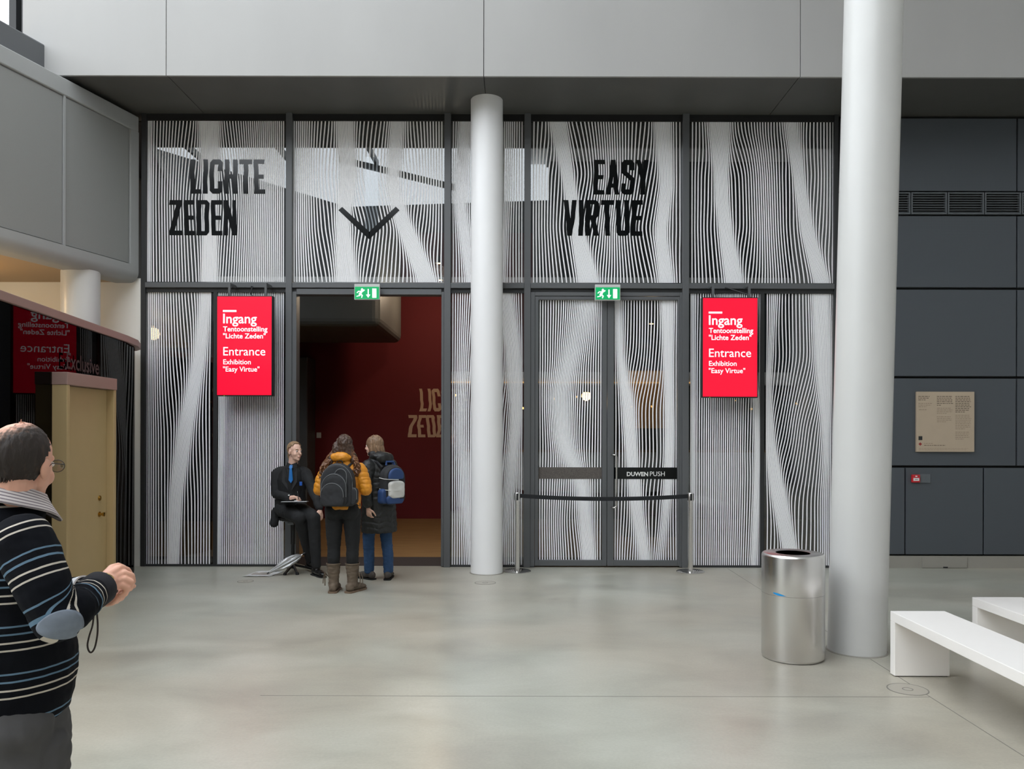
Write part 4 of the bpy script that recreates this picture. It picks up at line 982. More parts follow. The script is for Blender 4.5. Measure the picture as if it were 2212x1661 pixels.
def person(loc, label, rz=0.0): return empty('person', loc, rz, label=label, cat='person')
def put(name, B, m, parent, voxel, smooth=5, disp=()):
    me = B.mesh(name, voxel, smooth)
    for d in disp: displace(me, d)
    return link(name, me, m, parent)
def shoe(B, ankle, toe_dir, L=0.25, w=0.043, h=0.06, z0=0.0):
    a = Vector((ankle[0], ankle[1], z0)); t = Vector((toe_dir[0], toe_dir[1], 0)).normalized()
    B.ell(a - t*0.045 + V(0,0,h*.55), (w*.85, .05, h*.6), t); B.ell(a + t*0.06 + V(0,0,h*.48), (w, .10, h*.5), t); B.ell(a + t*(L-0.10) + V(0,0,h*.36), (w*1.05, .065, h*.38), t)
def sole(name, ankle, toe_dir, m, parent, L=0.25, w=0.045, th=0.014, z0=0.0):
    a = Vector((ankle[0], ankle[1], z0)); t = Vector((toe_dir[0], toe_dir[1], 0)).normalized(); s = Vector((t.y, -t.x, 0)); pts = []
    for y, ww in ((-.095,.5),(-.08,.85),(-.03,.95),(.05,.9),(.10,1.05),(L-.09,1.0),(L-.055,.7),(L-.042,.3)): pts.append(a+t*y+s*w*ww)
    pts = pts + [a+t*y-s*w*ww for y, ww in ((L-.042,.3),(L-.055,.7),(L-.09,1.0),(.10,1.05),(.05,.9),(-.03,.95),(-.08,.85),(-.095,.5))]
    return MB().plan([(p.x, p.y) for p in pts], z0, z0+th).build(name, m, parent, bevel=0.002)

# ================================================================== woman in the orange jacket, seen from behind
R1 = (X(742, 8.26), 8.26, 0)
w1 = person(R1, 'person in orange puffer jacket and black leggings, seen from behind')
B = Blob()
q, f_, u_, r_ = head(B, (0.005, 0.02, 1.505), (-.25, 1, -.06), (0,0,1), .93)
B.cap((0,-.01,1.42), (0,-.01,1.33), .05, .06); B.loft([(0,0,.80,.15,.10),(0,0,1.0,.13,.09),(0,0,1.2,.15,.10),(0,0,1.32,.13,.08)])
for s in (-1, 1):
    B.chain([(s*.15,0,1.28), (s*.24,-.02,1.06), (s*.15,.20,1.06)], [.045,.035,.026]); hand(B, (s*.145,.21,1.06), (-s*.5,.8,.1), (-s*.7,-.4,-.2), s, .9, .9)
    B.chain([(s*.09,0,.84), (s*.098,0,.46), (s*.098,0,.10)], [.07,.045,.03]); B.cap((s*.098,-.01,.06), (s*.098+(.035 if s > 0 else 0),.08,.045), .028, .02)
put('body', B, M['skin'], w1, .006, 4)
# leggings
B = Blob()
B.ell((0,-.015,.885), (.185,.135,.12)); 
for s in (-1, 1):
    B.ell((s*.082,-.065,.845), (.098,.085,.105)); B.chain([(s*.092,-.01,.82), (s*.096,-.005,.62), (s*.096,0,.46), (s*.098,-.012,.36), (s*.098,0,.22)], [.098,.083,.066,.066,.052])
put('leggings', B, M['black_leggings'], w1, .007, 5, [folds(.004, 14, (1,1,1.8))])
# boots
for s, td in ((-1, (-.05, 1)), (1, (.42, .9))):
    B = Blob(); a = (s*.098, 0.0, 0)
    B.loft([(a[0],0,.06,.055,.062),(a[0],0,.14,.054,.058),(a[0],-.004,.22,.064,.066),(a[0],-.008,.295,.072,.072)]); shoe(B, (a[0], -.0), td, .24, .05, .085, .008)
    bt = put('boot', B, M['taupe_leather'], w1, .006, 3, [folds(.005, 18, (1,1,2.2), s)])
    sole('boot_sole', (a[0], 0.0), td, mat('sole_brown', srgb(120,100,82), .9) if 'sole_brown' not in M else M['sole_brown'], bt, .255, .053, .018)
    MB().lathe([(.071,.288),(.077,.290),(.077,.302),(.069,.303)], c=(a[0],-.008,0), n=28, closed=True).build('cuff', M['taupe_leather'], bt, smooth=True)
    MB().tube([(a[0]+s*.062,-.02,.17), (a[0]+s*.075,-.045,.21), (a[0]+s*.085,-.03,.14), (a[0]+s*.083,-.03,.07)], .006, 6).build('lace', M['taupe_leather'], bt, smooth=True)
    MB().tube([(a[0]+s*.062,-.02,.17), (a[0]+s*.09,-.02,.20), (a[0]+s*.105,-.01,.15), (a[0]+s*.108,-.015,.09)], .005, 6).build('lace', M['taupe_leather'], bt, smooth=True)
# jacket
B = Blob()
B.loft([(0,-.01,.865,.182,.148),(0,-.005,.93,.180,.14),(0,0,1.05,.176,.130),(0,0,1.18,.188,.132),(0,0,1.27,.185,.118),(0,0,1.335,.135,.10),(0,0,1.40,.085,.085)])
jsegs = [(Vector((0,0,.865)), Vector((0,0,1.42)))]
for s in (-1, 1):
    B.chain([(s*.165,-.005,1.265), (s*.215,-.02,1.16), (s*.243,-.035,1.065), (s*.20,.10,1.05), (s*.155,.20,1.06)], [.077,.070,.062,.054,.046])
B.ell((0,-.03,1.395), (.115,.105,.05)); B.ell((-.015,-.085,1.40), (.10,.05,.055)); B.ell((.02,.03,1.42), (.09,.075,.04))
segs = [(Vector((0,0,.865)), Vector((0,0,1.32)))] + B.segs[1:]
put('jacket', B, M['orange_puffer'], w1, .006, 4, [quilt(segs, .05, .007), folds(.004, 22)])
# hair: dark crown, long brown curls to both sides
B = Blob(); B.ell(q(0,-.02,.035), (.083,.105,.098), f_, u_); B.ell(q(0,-.055,-.03), (.078,.06,.095), f_, u_); B.ell((-.062,-.03,1.46), (.05,.055,.10)); B.ell((.066,-.025,1.46), (.046,.055,.10)); B.ell((-.11,-.04,1.37), (.045,.045,.08)); B.ell((.11,-.04,1.38), (.04,.045,.07))
hr_ = put('hair', B, M['hair_brown'], w1, .005, 9, [folds(.007, 30, (1.5,1.5,.6)), folds(.005, 60, (1,1,.7))])
rnd = random.Random(4); roots = []
for i in range(44):
    a = rnd.uniform(0, 1); roots.append([(-.05-.05*a, -.05+.05*rnd.random(), 1.50-.05*rnd.random()), (-.10-.05*rnd.random(), -.07+.06*rnd.random(), 1.40), (-.15-.06*a, -.09+.05*rnd.random(), 1.30), (-.14-.09*rnd.random(), -.10+.05*rnd.random(), 1.17+.1*rnd.random())])
for i in range(34):
    a = rnd.uniform(0, 1); roots.append([(.05+.04*a, -.05+.05*rnd.random(), 1.50-.05*rnd.random()), (.10+.04*rnd.random(), -.08+.06*rnd.random(), 1.40), (.13+.05*a, -.10+.05*rnd.random(), 1.31), (.12+.06*rnd.random(), -.11+.04*rnd.random(), 1.20+.08*rnd.random())])
strands('curls', roots, M['hair_curly'], hr_, .013, .006, 16, .014, 1.5, 3)

# her black backpack
def arch(w_, h, rtop, rbot=0.05, n=12):
    """outline of a backpack face: round-shouldered top, softly rounded bottom"""
    pts = []
    for i in range(n+1): a = PI*i/n; pts.append((rtop*0 + (w_/2)*math.cos(a), h-rtop + rtop*math.sin(a)))
    for i in range(n//2+1): a = PI+PI/2*i/(n//2); pts.append((-w_/2+rbot+rbot*math.cos(a), rbot+rbot*math.sin(a)))
    for i in range(n//2+1): a = 1.5*PI+PI/2*i/(n//2); pts.append((w_/2-rbot+rbot*math.cos(a), rbot+rbot*math.sin(a)))
    return pts
def pad(w_, h, rtop, y0, y1, rbot=.05, puff=.03):
    """a soft slab with that outline between y0 (back) and y1 (front, towards -y)"""
    B = Blob(); o = arch(w_, h, rtop, rbot); n = len(o); cx, cz = 0, h/2; vs = []
    for y, k in ((y0, .94), (y0-(y0-y1)*.25, 1.0), (y0-(y0-y1)*.7, .98), (y1+.004, .88), (y1, .72)):
        for x, z in o: vs.append((cx+(x-cx)*k, y, cz+(z-cz)*(k*.5+.5 if z < cz else k)))
    fs = [(j*n+i, j*n+(i+1)%n, (j+1)*n+(i+1)%n, (j+1)*n+i) for j in range(4) for i in range(n)] + [tuple(range(n-1,-1,-1)), tuple(4*n+i for i in range(n))]
    B._add(vs, fs); return B
bk1 = empty('backpack', (R1[0]-.015, R1[1]-.14, .90), rz=math.radians(-4), label='black backpack with grey piping on the orange jacket', cat='backpack')
put('main_body', pad(.35, .445, .19, .03, -.11), M['pack_black'], bk1, .006, 5, [folds(.005, 12)])
o = put('front_pocket', pad(.27, .33, .135, 0, -.05), M['pack_black'], bk1, .006, 4, [folds(.004, 14)]); o.location = (-.01, -.10, .015)
o = put('lower_pocket', pad(.25, .24, .12, 0, -.04), M['pack_black'], bk1, .006, 4, [folds(.004, 14, off=3)]); o.location = (-.02, -.135, .012)
o = put('side_pocket', pad(.09, .18, .045, .04, -.05), M['pack_black'], bk1, .006, 4); o.location = (.165, -.045, .02)
def piping(w_, h, rt, x, y, z, par, trim=.25, bow=0.0):
    pts = [(px*.93+x, y, pz*.97+z) for px, pz in arch(w_, h, rt)[:13]]; pts = [(pts[0][0], y+.0, pts[0][2]-trim*h)] + pts + [(pts[-1][0], y, pts[-1][2]-trim*h)]
    MB().tube(pts, .0035, 6).build('piping', M['pack_piping'], par, smooth=True)
piping(.35,.445,.19, 0,-.085,0, bk1, .35); piping(.27,.33,.135,-.01,-.143,.015, bk1, .3); piping(.25,.24,.12,-.02,-.170,.012, bk1, .1); piping(.09,.18,.045,.165,-.085,.02, bk1, .4); piping(.13,.40,.065,.055,-.128,.0, bk1, .25)
MB().tube([(-.03,.02,.43),(-.025,.025,.465),(.025,.025,.465),(.03,.02,.43)], .008, 6).build('grab_loop', M['pack_black'], bk1, smooth=True)
for s in (-1, 1):
    MB().tube([(s*.08,.03,.40), (s*.11,.10,.44), (s*.125,.20,.42), (s*.135,.27,.33), (s*.14,.28,.22)], .014, 6).build('shoulder_strap', M['pack_black'], bk1, smooth=True)

# ================================================================== woman in the long black coat, turned to the left
R2 = (X(819, 9.0), 9.0, 0); TH = math.radians(48)
w2 = person(R2, 'person in long black quilted coat and blue jeans, facing left', TH)
HL = (-0.063*math.cos(TH)+.02*math.sin(TH), 0.063*math.sin(TH)+.02*math.cos(TH))
B = Blob()
fd = (-.35, 1, -.02)     # head turned further to her left
q, f_, u_, r_ = head(B, (HL[0], HL[1], 1.50), fd, (0,0,1), .95)
B.cap((HL[0]*.8,HL[1]*.6,1.41), (0,0,1.32), .05, .06); B.loft([(0,0,.80,.15,.10),(0,0,1.0,.13,.09),(0,0,1.2,.15,.10),(0,0,1.34,.13,.08)])
B.chain([(-.16,-.02,1.30), (-.225,-.07,1.06), (-.21,-.075,.85)], [.045,.036,.027]); hand(B, (-.208,-.076,.83), (.12,-.05,-1), (1,.1,0), 1, .95, .75)
B.chain([(.16,0,1.30), (.22,.05,1.06), (.12,.22,1.02)], [.045,.036,.027]); hand(B, (.11,.23,1.02), (-.5,.8,.1), (-.6,-.3,-.3), -1, .9, .8)
FL, FR = (-.073,.085), (.07,-.078)
for fp, s, td in ((FL, -1, (-.1,1)), (FR, 1, (.75,.7))): B.chain([(s*.085,0,.84), (fp[0]*.9+s*.01,fp[1]*.7+.02,.46), (fp[0],fp[1],.09)], [.07,.05,.034]); B.cap((fp[0],fp[1],.05), (fp[0]+td[0]*.10,fp[1]+td[1]*.10,.035), .03, .022)
put('body', B, M['skin_fair'], w2, .006, 4)
eyes(w2, q, f_, u_, r_, .95)
B = Blob(); B.ell((0,0,.88), (.16,.12,.10))
for fp, s in ((FL, -1), (FR, 1)): B.chain([(s*.088,0,.82), (fp[0]*.9+s*.012,fp[1]*.75+.025,.48), (fp[0],fp[1],.26), (fp[0],fp[1]-.005,.10)], [.088,.068,.060,.056])
put('jeans', B, M['denim'], w2, .006, 4, [folds(.005, 16, (1,1,2.2))])
for fp, td, s in ((FL, (-.1,1), 0), (FR, (.75,.7), 1)):
    B = Blob(); B.loft([(fp[0],fp[1],.05,.045,.055),(fp[0],fp[1],.13,.045,.05)]); shoe(B, fp, td, .25, .045, .075, .01); sh_ = put('shoe', B, M['grey_suede'], w2, .005, 3); sole('shoe_sole', fp, td, M['rubber_black'], sh_, .26, .047, .014)
B = Blob()
B.loft([(.0,-.005,.535,.205,.185),(0,-.005,.60,.208,.185),(0,0,.80,.20,.172),(0,0,1.0,.185,.155),(0,0,1.18,.195,.148),(0,0,1.29,.185,.125),(0,0,1.36,.13,.105),(0,0,1.42,.09,.09)])
B.chain([(-.165,-.02,1.275), (-.215,-.05,1.16), (-.232,-.07,1.05), (-.215,-.075,.88)], [.082,.074,.067,.056])
B.chain([(.165,0,1.275), (.235,.04,1.06), (.13,.20,1.03)], [.08,.066,.055])
B.ell((-.01,-.04,1.39), (.135,.12,.055)); B.ell((0,-.10,1.37), (.12,.06,.07)); B.ell((-.02,.02,1.42), (.105,.10,.04))
segs = [(Vector((0,0,.535)), Vector((0,0,1.33)))] + B.segs[1:]
put('coat', B, M['black_puffer'], w2, .006, 4, [quilt(segs, .062, .009), folds(.005, 20)])
B = Blob(); B.ell(q(0,-.018,.035), (.082,.104,.096), f_, u_); B.ell(q(0,-.06,-.035), (.080,.058,.10), f_, u_); B.ell(q(0,-.085,-.10), (.085,.045,.07), f_, u_)
for sx in (-1, 1): B.ell(q(sx*.066,-.02,-.02), (.020,.05,.075), f_, u_)
h2 = put('hair', B, M['hair_light'], w2, .005, 5, [folds(.006, 30, (2,2,.3))])
roots = []
for i in range(34):
    a = rnd.uniform(-1, 1); b0 = -.03-.07*(1-abs(a)); roots.append([q(a*.07, b0, .07), q(a*.088, b0-.03, 0), q(a*.10, b0-.045, -.07), q(a*.105+.01*rnd.uniform(-1,1), b0-.06, -.13-.045*rnd.random())])
strands('locks', roots, M['hair_light'], h2, .010, .004, 10, .004, 1.0, 5)
# her blue, white and black backpack
loc = Vector((R2[0], R2[1], 0)) + Matrix.Rotation(TH, 3, 'Z') @ Vector((.03, -.165, .87))
bk2 = empty('backpack', loc, rz=TH, label='blue, white and black backpack on the long black coat', cat='backpack')
put('main_body', pad(.30, .43, .14, .02, -.10), M['pack_black'], bk2, .006, 4)
o = put('white_panel', pad(.22, .20, .04, 0, -.05, .04), M['pack_white'], bk2, .006, 3, [folds(.004, 14)]); o.location = (.0, -.085, .055)
o = put('blue_panel', pad(.22, .13, .09, 0, -.045, .02), M['pack_blue'], bk2, .006, 3); o.location = (.0, -.075, .265)
o = put('blue_base', pad(.24, .11, .05, 0, -.05, .04), M['pack_blue'], bk2, .006, 3); o.location = (-.02, -.078, -.005)
o = put('side_pocket', pad(.10, .17, .05, .03, -.06, .03), M['pack_blue'], bk2, .006, 3); o.location = (-.135, -.03, .0)
for z in (.155, .275): MB().tube([(-.155,-.0,z+.01), (-.150,-.07,z), (-.11,-.125,z-.005), (0,-.142,z-.01)], .004, 6).build('reflective_piping', M['pack_white'], bk2, smooth=True)
MB().tube([(-.06,.0,.42),(-.05,.01,.46),(.05,.01,.46),(.06,.0,.42)], .013, 6).build('grab_loop', M['pack_blue'], bk2, smooth=True)
MB().tube([(.02,-.145,.06),(.08,-.142,.06)], .006, 6).build('buckle_strap', M['rubber_black'], bk2)
for s in (-1, 1):
    MB().tube([(s*.07-.03,.02,.40), (s*.105-.03,.07,.46), (s*.12-.03,.18,.47), (s*.125-.03,.27,.38), (s*.13-.03,.28,.24)], .015, 6).build('shoulder_strap', M['pack_blue'] if s > 0 else M['pack_black'], bk2, smooth=True)
# ================================================================== seated attendant in a black suit
D3 = 9.45; R3 = (X(628, D3), D3, 0)
def L3(px, py, dy): return Vector((X(px, D3+dy)-R3[0], dy, Z(py, D3+dy)))
w3 = person(R3, 'seated person in black suit with blue tie, writing on clipboard')
HC = L3(637, 976, -.06); fdir = (.80, -.60, -.04)
B = Blob(); q, f_, u_, r_ = head(B, HC, fdir, (.02, 0, 1), .94)
nb = Vector((.03, -.02, 1.26))
B.cap(q(0,-.02,-.075), nb, .050, .058); B.loft([(0,0,.74,.15,.11),(0,-.01,.95,.14,.10),(.01,-.01,1.1,.14,.08),(.02,-.02,1.19,.10,.06)])
sR, eR, wR = Vector((-.160,.0,1.165)), L3(597, 1068, -.06), L3(628, 1076, -.24)
sL, eL, wL = Vector((.185,-.01,1.17)), L3(675, 1058, -.10), L3(691, 1100, -.24)
B.chain([sR+V(.01,0,-.02), eR, wR], [.04,.034,.027]); hand(B, wR, (.9,-.28,.12), (.1,-.2,-1), 1, .92, .95)
B.chain([sL+V(-.01,0,-.02), eL, wL], [.04,.034,.027]); hand(B, wL, (.14,-.10,-1), (-.75,.55,0), -1, .95, .45)
hipR, kR, aR = Vector((-.085,-.03,.75)), Vector((.19,-.30,.675)), Vector((.24,.0,.145))
hipL, kL, aL = Vector((.085,-.03,.76)), L3(678, 1118, -.27), L3(684, 1222, -.235)
B.chain([hipR, kR, aR], [.075,.052,.036]); B.chain([hipL, kL, aL], [.075,.052,.036])
put('body', B, M['skin_fair'], w3, .0055, 4)
eyes(w3, q, f_, u_, r_, .94)
bl = Blob().ell(q(0,.099,-.0625), (.018,.006,.004), f_, u_); me = bpy.data.meshes.new('lips'); me.from_pydata(bl.vs, [], bl.fs); link('lips', me, M['lip'], w3)
for sx in (-1, 1): MB().tube([q(sx*.016,.091,.026), q(sx*.034,.087,.031), q(sx*.050,.076,.026)], .0035, 6).build('eyebrow', M['hair_blond'], w3)
# trousers
B = Blob(); B.ell((0,-.0,.75), (.175,.15,.09)); B.chain([hipR, kR, (aR[0],aR[1],.13)], [.098,.072,.052]); B.chain([hipL, kL, (kL+aL)/2, aL+V(0,0,.0)], [.100,.076,.066,.054])
put('trousers', B, M['black_suit'], w3, .006, 4, [folds(.005, 14)])
for an, td, z0 in ((aL, (.62,-.75), 0.0), (aR, (.6,-.75), .06)):
    B = Blob(); B.cap((an[0],an[1],z0+.10), (an[0],an[1],z0+.06), .040, .044); shoe(B, (an[0]+.0,an[1]), td, .245, .042, .07, z0+.012); so_ = put('shoe', B, M['black_leather'], w3, .005, 3); sole('shoe_sole', (an[0],an[1]), td, M['rubber_black'], so_, .255, .044, .016, z0)
# shirt and jacket
B = Blob(); B.loft([(0,-.02,.78,.15,.125),(.0,-.025,.95,.15,.115),(.01,-.03,1.10,.16,.115),(.02,-.03,1.20,.13,.10),(.03,-.02,1.285,.062,.062)]); put('shirt', B, M['black_shirt'], w3, .006, 4)
B = Blob()
B.loft([(-.02,.04,.66,.185,.13),(-.01,.02,.78,.18,.14),(0,.01,.95,.172,.125),(.01,.0,1.10,.19,.122),(.015,.0,1.17,.172,.105),(.02,.0,1.225,.12,.085),(.025,.0,1.27,.07,.065)])
B.cap((-.03,.01,1.235), (-.145,.0,1.185), .045, .058); B.cap((.07,.01,1.235), (.17,-.005,1.19), .045, .058)
B.chain([sR, (sR+eR)/2+V(-.01,.0,0), eR, eR.lerp(wR, .9)], [.066,.062,.056,.044]); B.chain([sL, (sL+eL)/2, eL, eL.lerp(wL, .95)], [.066,.060,.053,.043])
B.chain([(-.17,.03,.72), (-.195,.0,.58)], [.06,.05])
put('jacket', B, M['black_suit'], w3, .006, 4, [folds(.006, 13)])
for (a, b, c, d) in (((-.055,-.125,1.24),(-.02,-.132,1.24),(.015,-.150,.98),(-.06,-.148,1.08)), ((.10,-.105,1.24),(.07,-.125,1.24),(.055,-.150,.98),(.115,-.138,1.08))):
    MB().add([a,b,c,d]+[tuple(Vector(p)+V(0,.008,0)) for p in (a,b,c,d)], [(0,1,2,3),(7,6,5,4),(0,4,5,1),(1,5,6,2),(2,6,7,3),(3,7,4,0)]).build('lapel', mat('lapel_black', srgb(32,33,36), .8) if 'lapel_black' not in M else M['lapel_black'], w3)
for s in (-1, 1): MB().add([(.035+s*.006,-.092,1.285),(.035+s*.06,-.06,1.305),(.035+s*.065,-.085,1.25),(.035+s*.025,-.125,1.235)], [(0,1,2,3)]).build('shirt_collar', M['black_shirt'], w3)
tx, ty = .040, -.150
tie = MB(); outl = [(tx-.016,1.275),(tx+.016,1.275),(tx+.020,1.245),(tx+.013,1.238),(tx+.030,1.10),(tx+.008,1.065),(tx-.018,1.10),(tx-.013,1.238),(tx-.020,1.245)]
yv = lambda z: -.118 if z > 1.26 else (-.140 if z > 1.2 else -.158)
tie.add([(x, yv(z), z) for x, z in outl] + [(x, yv(z)+.01, z) for x, z in outl], [tuple(range(9)), tuple(range(17,8,-1))] + [(i, i+9, (i+1)%9+9, (i+1)%9) for i in range(9)]); tie.build('tie', M['blue_tie'], w3)
bd_ = L3(650, 1050, -.155); MB().box(bd_.x-.016, bd_.x+.016, bd_.y, bd_.y+.008, bd_.z, bd_.z+.045).build('name_badge', mat('badge_blue', srgb(28,84,170), .4), w3, bevel=.002)
MB().lathe([(0,-.008),(.010,-.005),(.010,.005),(0,.008)], c=wR+V(-.012,-.03,.03), n=10).build('cuff_button', M['label_white'], w3)
# slicked-back fair hair with a short tail
shell('hair', q(0,-.014,.032), (.078,.100,.090), f_, u_, lambda a, b, c: (c > -.05 or b < -.25) and not (b > .50 and c < .74) and not (c < .15 and b > -.15) and not (b > .25 and c < .40) and c > -.75, M['hair_blond'], w3, .008, nu=120, nv=80, jit=.025)
B = Blob(); B.chain([q(0,-.10,-.01), q(0,-.115,-.06), q(0,-.10,-.11)], [.024,.020,.010]); put('hair_tail', B, M['hair_blond'], w3, .005, 3, [folds(.004, 40)])
# clipboard and pen
cc = L3(638, 1083, -.24)
cb = empty('clipboard', (R3[0]+cc.x, R3[1]+cc.y, cc.z-.008), rz=math.radians(6), label='white clipboard with paper on the seated person\'s lap', cat='clipboard'); cb.rotation_euler[0] = math.radians(-4)
MB().box(-.145,.145,-.10,.10,-.006,0).build('board', M['steel_grey'], cb, bevel=.001); MB().box(-.140,.140,-.095,.085,0,.003).build('paper', M['paper_white'], cb); MB().box(-.03,.03,.085,.105,.0,.012).build('clip', M['chrome'], cb, bevel=.002)
pn_ = wR + V(.105,-.05,.0); pen = empty('pen', (R3[0]+pn_.x, R3[1]+pn_.y, pn_.z), label='slim pen held over the clipboard', cat='pen')
MB().tube([(.015,-.02,-.035),(0,0,.0),(-.02,.03,.06)], [.001,.004,.004], 8).build('barrel', M['black_plastic'], pen, smooth=True); MB().tube([(-.02,.03,.06),(-.024,.036,.072)], .0042, 8).build('cap', M['chrome'], pen)
# sit-stand stool
st = empty('stool', (R3[0]+.02, R3[1]+.03, 0), label='black sit-stand stool under the seated person', cat='stool')
MB().lathe([(0,.600),(.10,.60),(.155,.615),(.165,.64),(.15,.662),(.0,.666)], n=32).build('seat', M['black_leather'], st, smooth=True)
MB().lathe([(0,.04),(.020,.04),(.020,.33),(.027,.33),(.027,.60),(0,.60)], n=16).build('column', M['black_plastic'], st, smooth=True)
MB().box(-.045,.03,-.075,-.03,.565,.60).build('tilt_lever', M['steel_grey'], st, bevel=.006)
for a in (-62, 25, 118, 205, 292-28):
    c, s = math.cos(math.radians(a)), math.sin(math.radians(a))
    lg = MB().tube([(0.015*c,0.015*s,.085),(.12*c,.12*s,.055),(.235*c,.235*s,.018)], [.020,.017,.015], 8).build('leg', M['black_plastic'], st, smooth=True)
    MB().lathe([(0,0),(.020,0),(.020,.02),(.012,.03),(0,.03)], c=(.235*c,.235*s,0), n=12).build('foot', M['rubber_black'], lg, smooth=True)

# ================================================================== man at the left edge, close to the camera
D4 = 2.28; R4 = (X(22, D4), D4, 0)
def L4(px, py, d): return Vector((X(px, d)-R4[0], d-D4, Z(py, d)))
w4 = person(R4, 'person in navy striped jumper with grey elbow patch, nearest the camera')
VX4 = .0038
HC = L4(47, 1004, 2.28); fdir = (.07, 1, -.12)
B = Blob(); q, f_, u_, r_ = head(B, HC, fdir, (.05,.06,1), 1.0)
B.chain([q(0,-.025,-.06), q(0,-.02,-.12), L4(30,1120,2.28)], [.058,.058,.060])
bf = Vector((.70,.714,0)); br = Vector((.714,-.70,0)); RZ4 = math.atan2(bf.y, bf.x) - PI/2
tc_ = lambda px, py: L4(px, py, 2.29)
z_of = lambda py: Z(py, 2.29)
T = lambda fo, ri, z: Vector((bf.x*fo+br.x*ri-.03, bf.y*fo+br.y*ri+.02, z))
B.loft([(T(0,0,.8)[0],T(0,0,.8)[1],.80,.16,.13),(T(.03,0,1.)[0],T(.03,0,1.)[1],1.0,.16,.15),(T(.01,0,1.2)[0],T(.01,0,1.2)[1],1.2,.17,.12),(T(-.02,0,1.36)[0],T(-.02,0,1.36)[1],1.32,.11,.07)], rz=RZ4)
sh4, el4, wr4 = L4(52,1172,2.13), L4(122,1340,2.10), L4(214,1273,2.30)
B.chain([sh4+V(0,0,-.03), el4, wr4], [.045,.04,.030])
# right hand closed over the left: back of the hand, then each finger
kn = L4(250,1252,2.37)
B.chain([wr4, L4(232,1262,2.345)], [.030,.031])
for k, b in enumerate(((260,1228,2.395), (269,1239,2.395), (270,1252,2.385), (264,1265,2.375))):
    B.cap(L4(226+k*2,1252+k*6,2.34), L4(*b), .019, .0105, False)
fing = [ [(260,1228,2.395),(276,1233,2.42),(284,1246,2.43),(280,1256,2.425)],
         [(269,1240,2.39),(285,1245,2.405),(288,1258,2.41),(280,1266,2.40)],
         [(270,1253,2.38),(284,1259,2.39),(282,1273,2.395),(271,1278,2.385)],
         [(264,1266,2.37),(276,1273,2.38),(271,1285,2.38),(261,1287,2.375)] ]
for fpts in fing: B.chain([L4(*p) for p in fpts], [.0105,.0095,.0088,.0078])
B.chain([L4(230,1246,2.35), L4(242,1229,2.385), L4(256,1224,2.42), L4(268,1228,2.45)], [.016,.0115,.0100,.0085])          # thumb, from the side of the palm
# left hand underneath, palm up
wl4 = L4(188,1276,2.50)
shl, ell_ = T(.03,-.21,1.30)+V(0,0,.02), T(.13,-.24,1.08)
B.chain([shl, ell_, wl4], [.05,.042,.030])
B.chain([wl4, L4(216,1286,2.46)], [.029,.029]); B.cap(L4(216,1284,2.455), L4(246,1288,2.43), .024, .019, False)
for pts in ([(246,1281,2.45),(268,1272,2.455),(284,1266,2.445),(289,1268,2.43)], [(250,1288,2.44),(268,1284,2.44),(276,1276,2.43),(270,1270,2.42)], [(246,1294,2.43),(262,1294,2.42),(268,1286,2.41),(262,1280,2.405)], [(238,1299,2.42),(252,1300,2.41),(258,1293,2.40),(252,1288,2.395)], [(222,1298,2.43),(232,1306,2.41),(244,1304,2.395),(250,1298,2.39)]):
    B.chain([L4(*p) for p in pts], [.011,.0096,.0088,.0078])
hip = lambda s: T(0, s*.095, .84)
for s in (-1, 1): B.chain([hip(s), T(.01,s*.10,.46), T(-.01,s*.105,.09)], [.08,.055,.04]); B.cap(T(-.01,s*.105,.05), T(.10,s*.11,.03), .035, .028)
put('body', B, M['skin'], w4, .0030, 3)
eyes(w4, q, f_, u_, r_, 1.0)
# trousers, shoes
B = Blob()
B.loft([(T(0,0,0)[0],T(0,0,0)[1],.70,.20,.165),(T(.005,0,0)[0],T(.005,0,0)[1],.80,.192,.162),(T(.0,0,0)[0],T(.0,0,0)[1],.90,.180,.155)], rz=RZ4)
for s in (-1, 1): B.chain([hip(s)+V(0,0,-.02), T(.015,s*.102,.60), T(.012,s*.102,.45), T(0,s*.105,.25), T(-.005,s*.105,.09)], [.115,.102,.088,.08,.076])
B.ell(T(.07,.13,.70), (.07,.07,.10), bf)
put('trousers', B, M['trouser_grey'], w4, .006, 5, [folds(.010, 9, (1,1,1.6)), folds(.004, 22, off=5)])
for s in (-1, 1):
    an = T(-.01, s*.105, 0); B = Blob(); B.cap((an.x,an.y,.09),(an.x,an.y,.06),.045,.046); shoe(B, (an.x,an.y), (bf.x,bf.y), .27, .047, .075, .014); so_ = put('shoe', B, M['black_leather'], w4, .006, 3); sole('shoe_sole', (an.x,an.y), (bf.x,bf.y), M['rubber_black'], so_, .285, .049, .018)
# striped jumper
B = Blob()
def ring(fo, ri, z, a, b): p = T(fo, ri, z); return (p.x, p.y, z, a, b)
B.loft([ring(-.005,0,.80,.182,.155), ring(.0,0,.835,.196,.168), ring(.012,0,.92,.200,.178), ring(.012,0,1.0,.200,.176), ring(.008,0,1.10,.200,.160), ring(.0,0,1.20,.200,.142), ring(-.01,0,1.29,.195,.125), ring(-.02,0,1.37,.165,.118), ring(-.012,0,1.42,.135,.118), ring(-.008,0,1.45,.112,.108)], rz=RZ4)
B.chain([sh4, L4(90,1258,2.11), el4, L4(160,1315,2.15), L4(198,1285,2.265)], [.076,.070,.061,.056,.048])
B.chain([shl, ell_, wl4+(ell_-wl4)*.12], [.082,.066,.046])
me = B.mesh('jumper', .0048, 5)
armsegs = [(Vector(a), Vector(b)) for a, b in zip([sh4, L4(90,1258,2.11), el4, L4(160,1315,2.15)], [L4(90,1258,2.11), el4, L4(160,1315,2.15), L4(198,1285,2.265)])]
lsegs = [(shl, ell_), (ell_, wl4)]
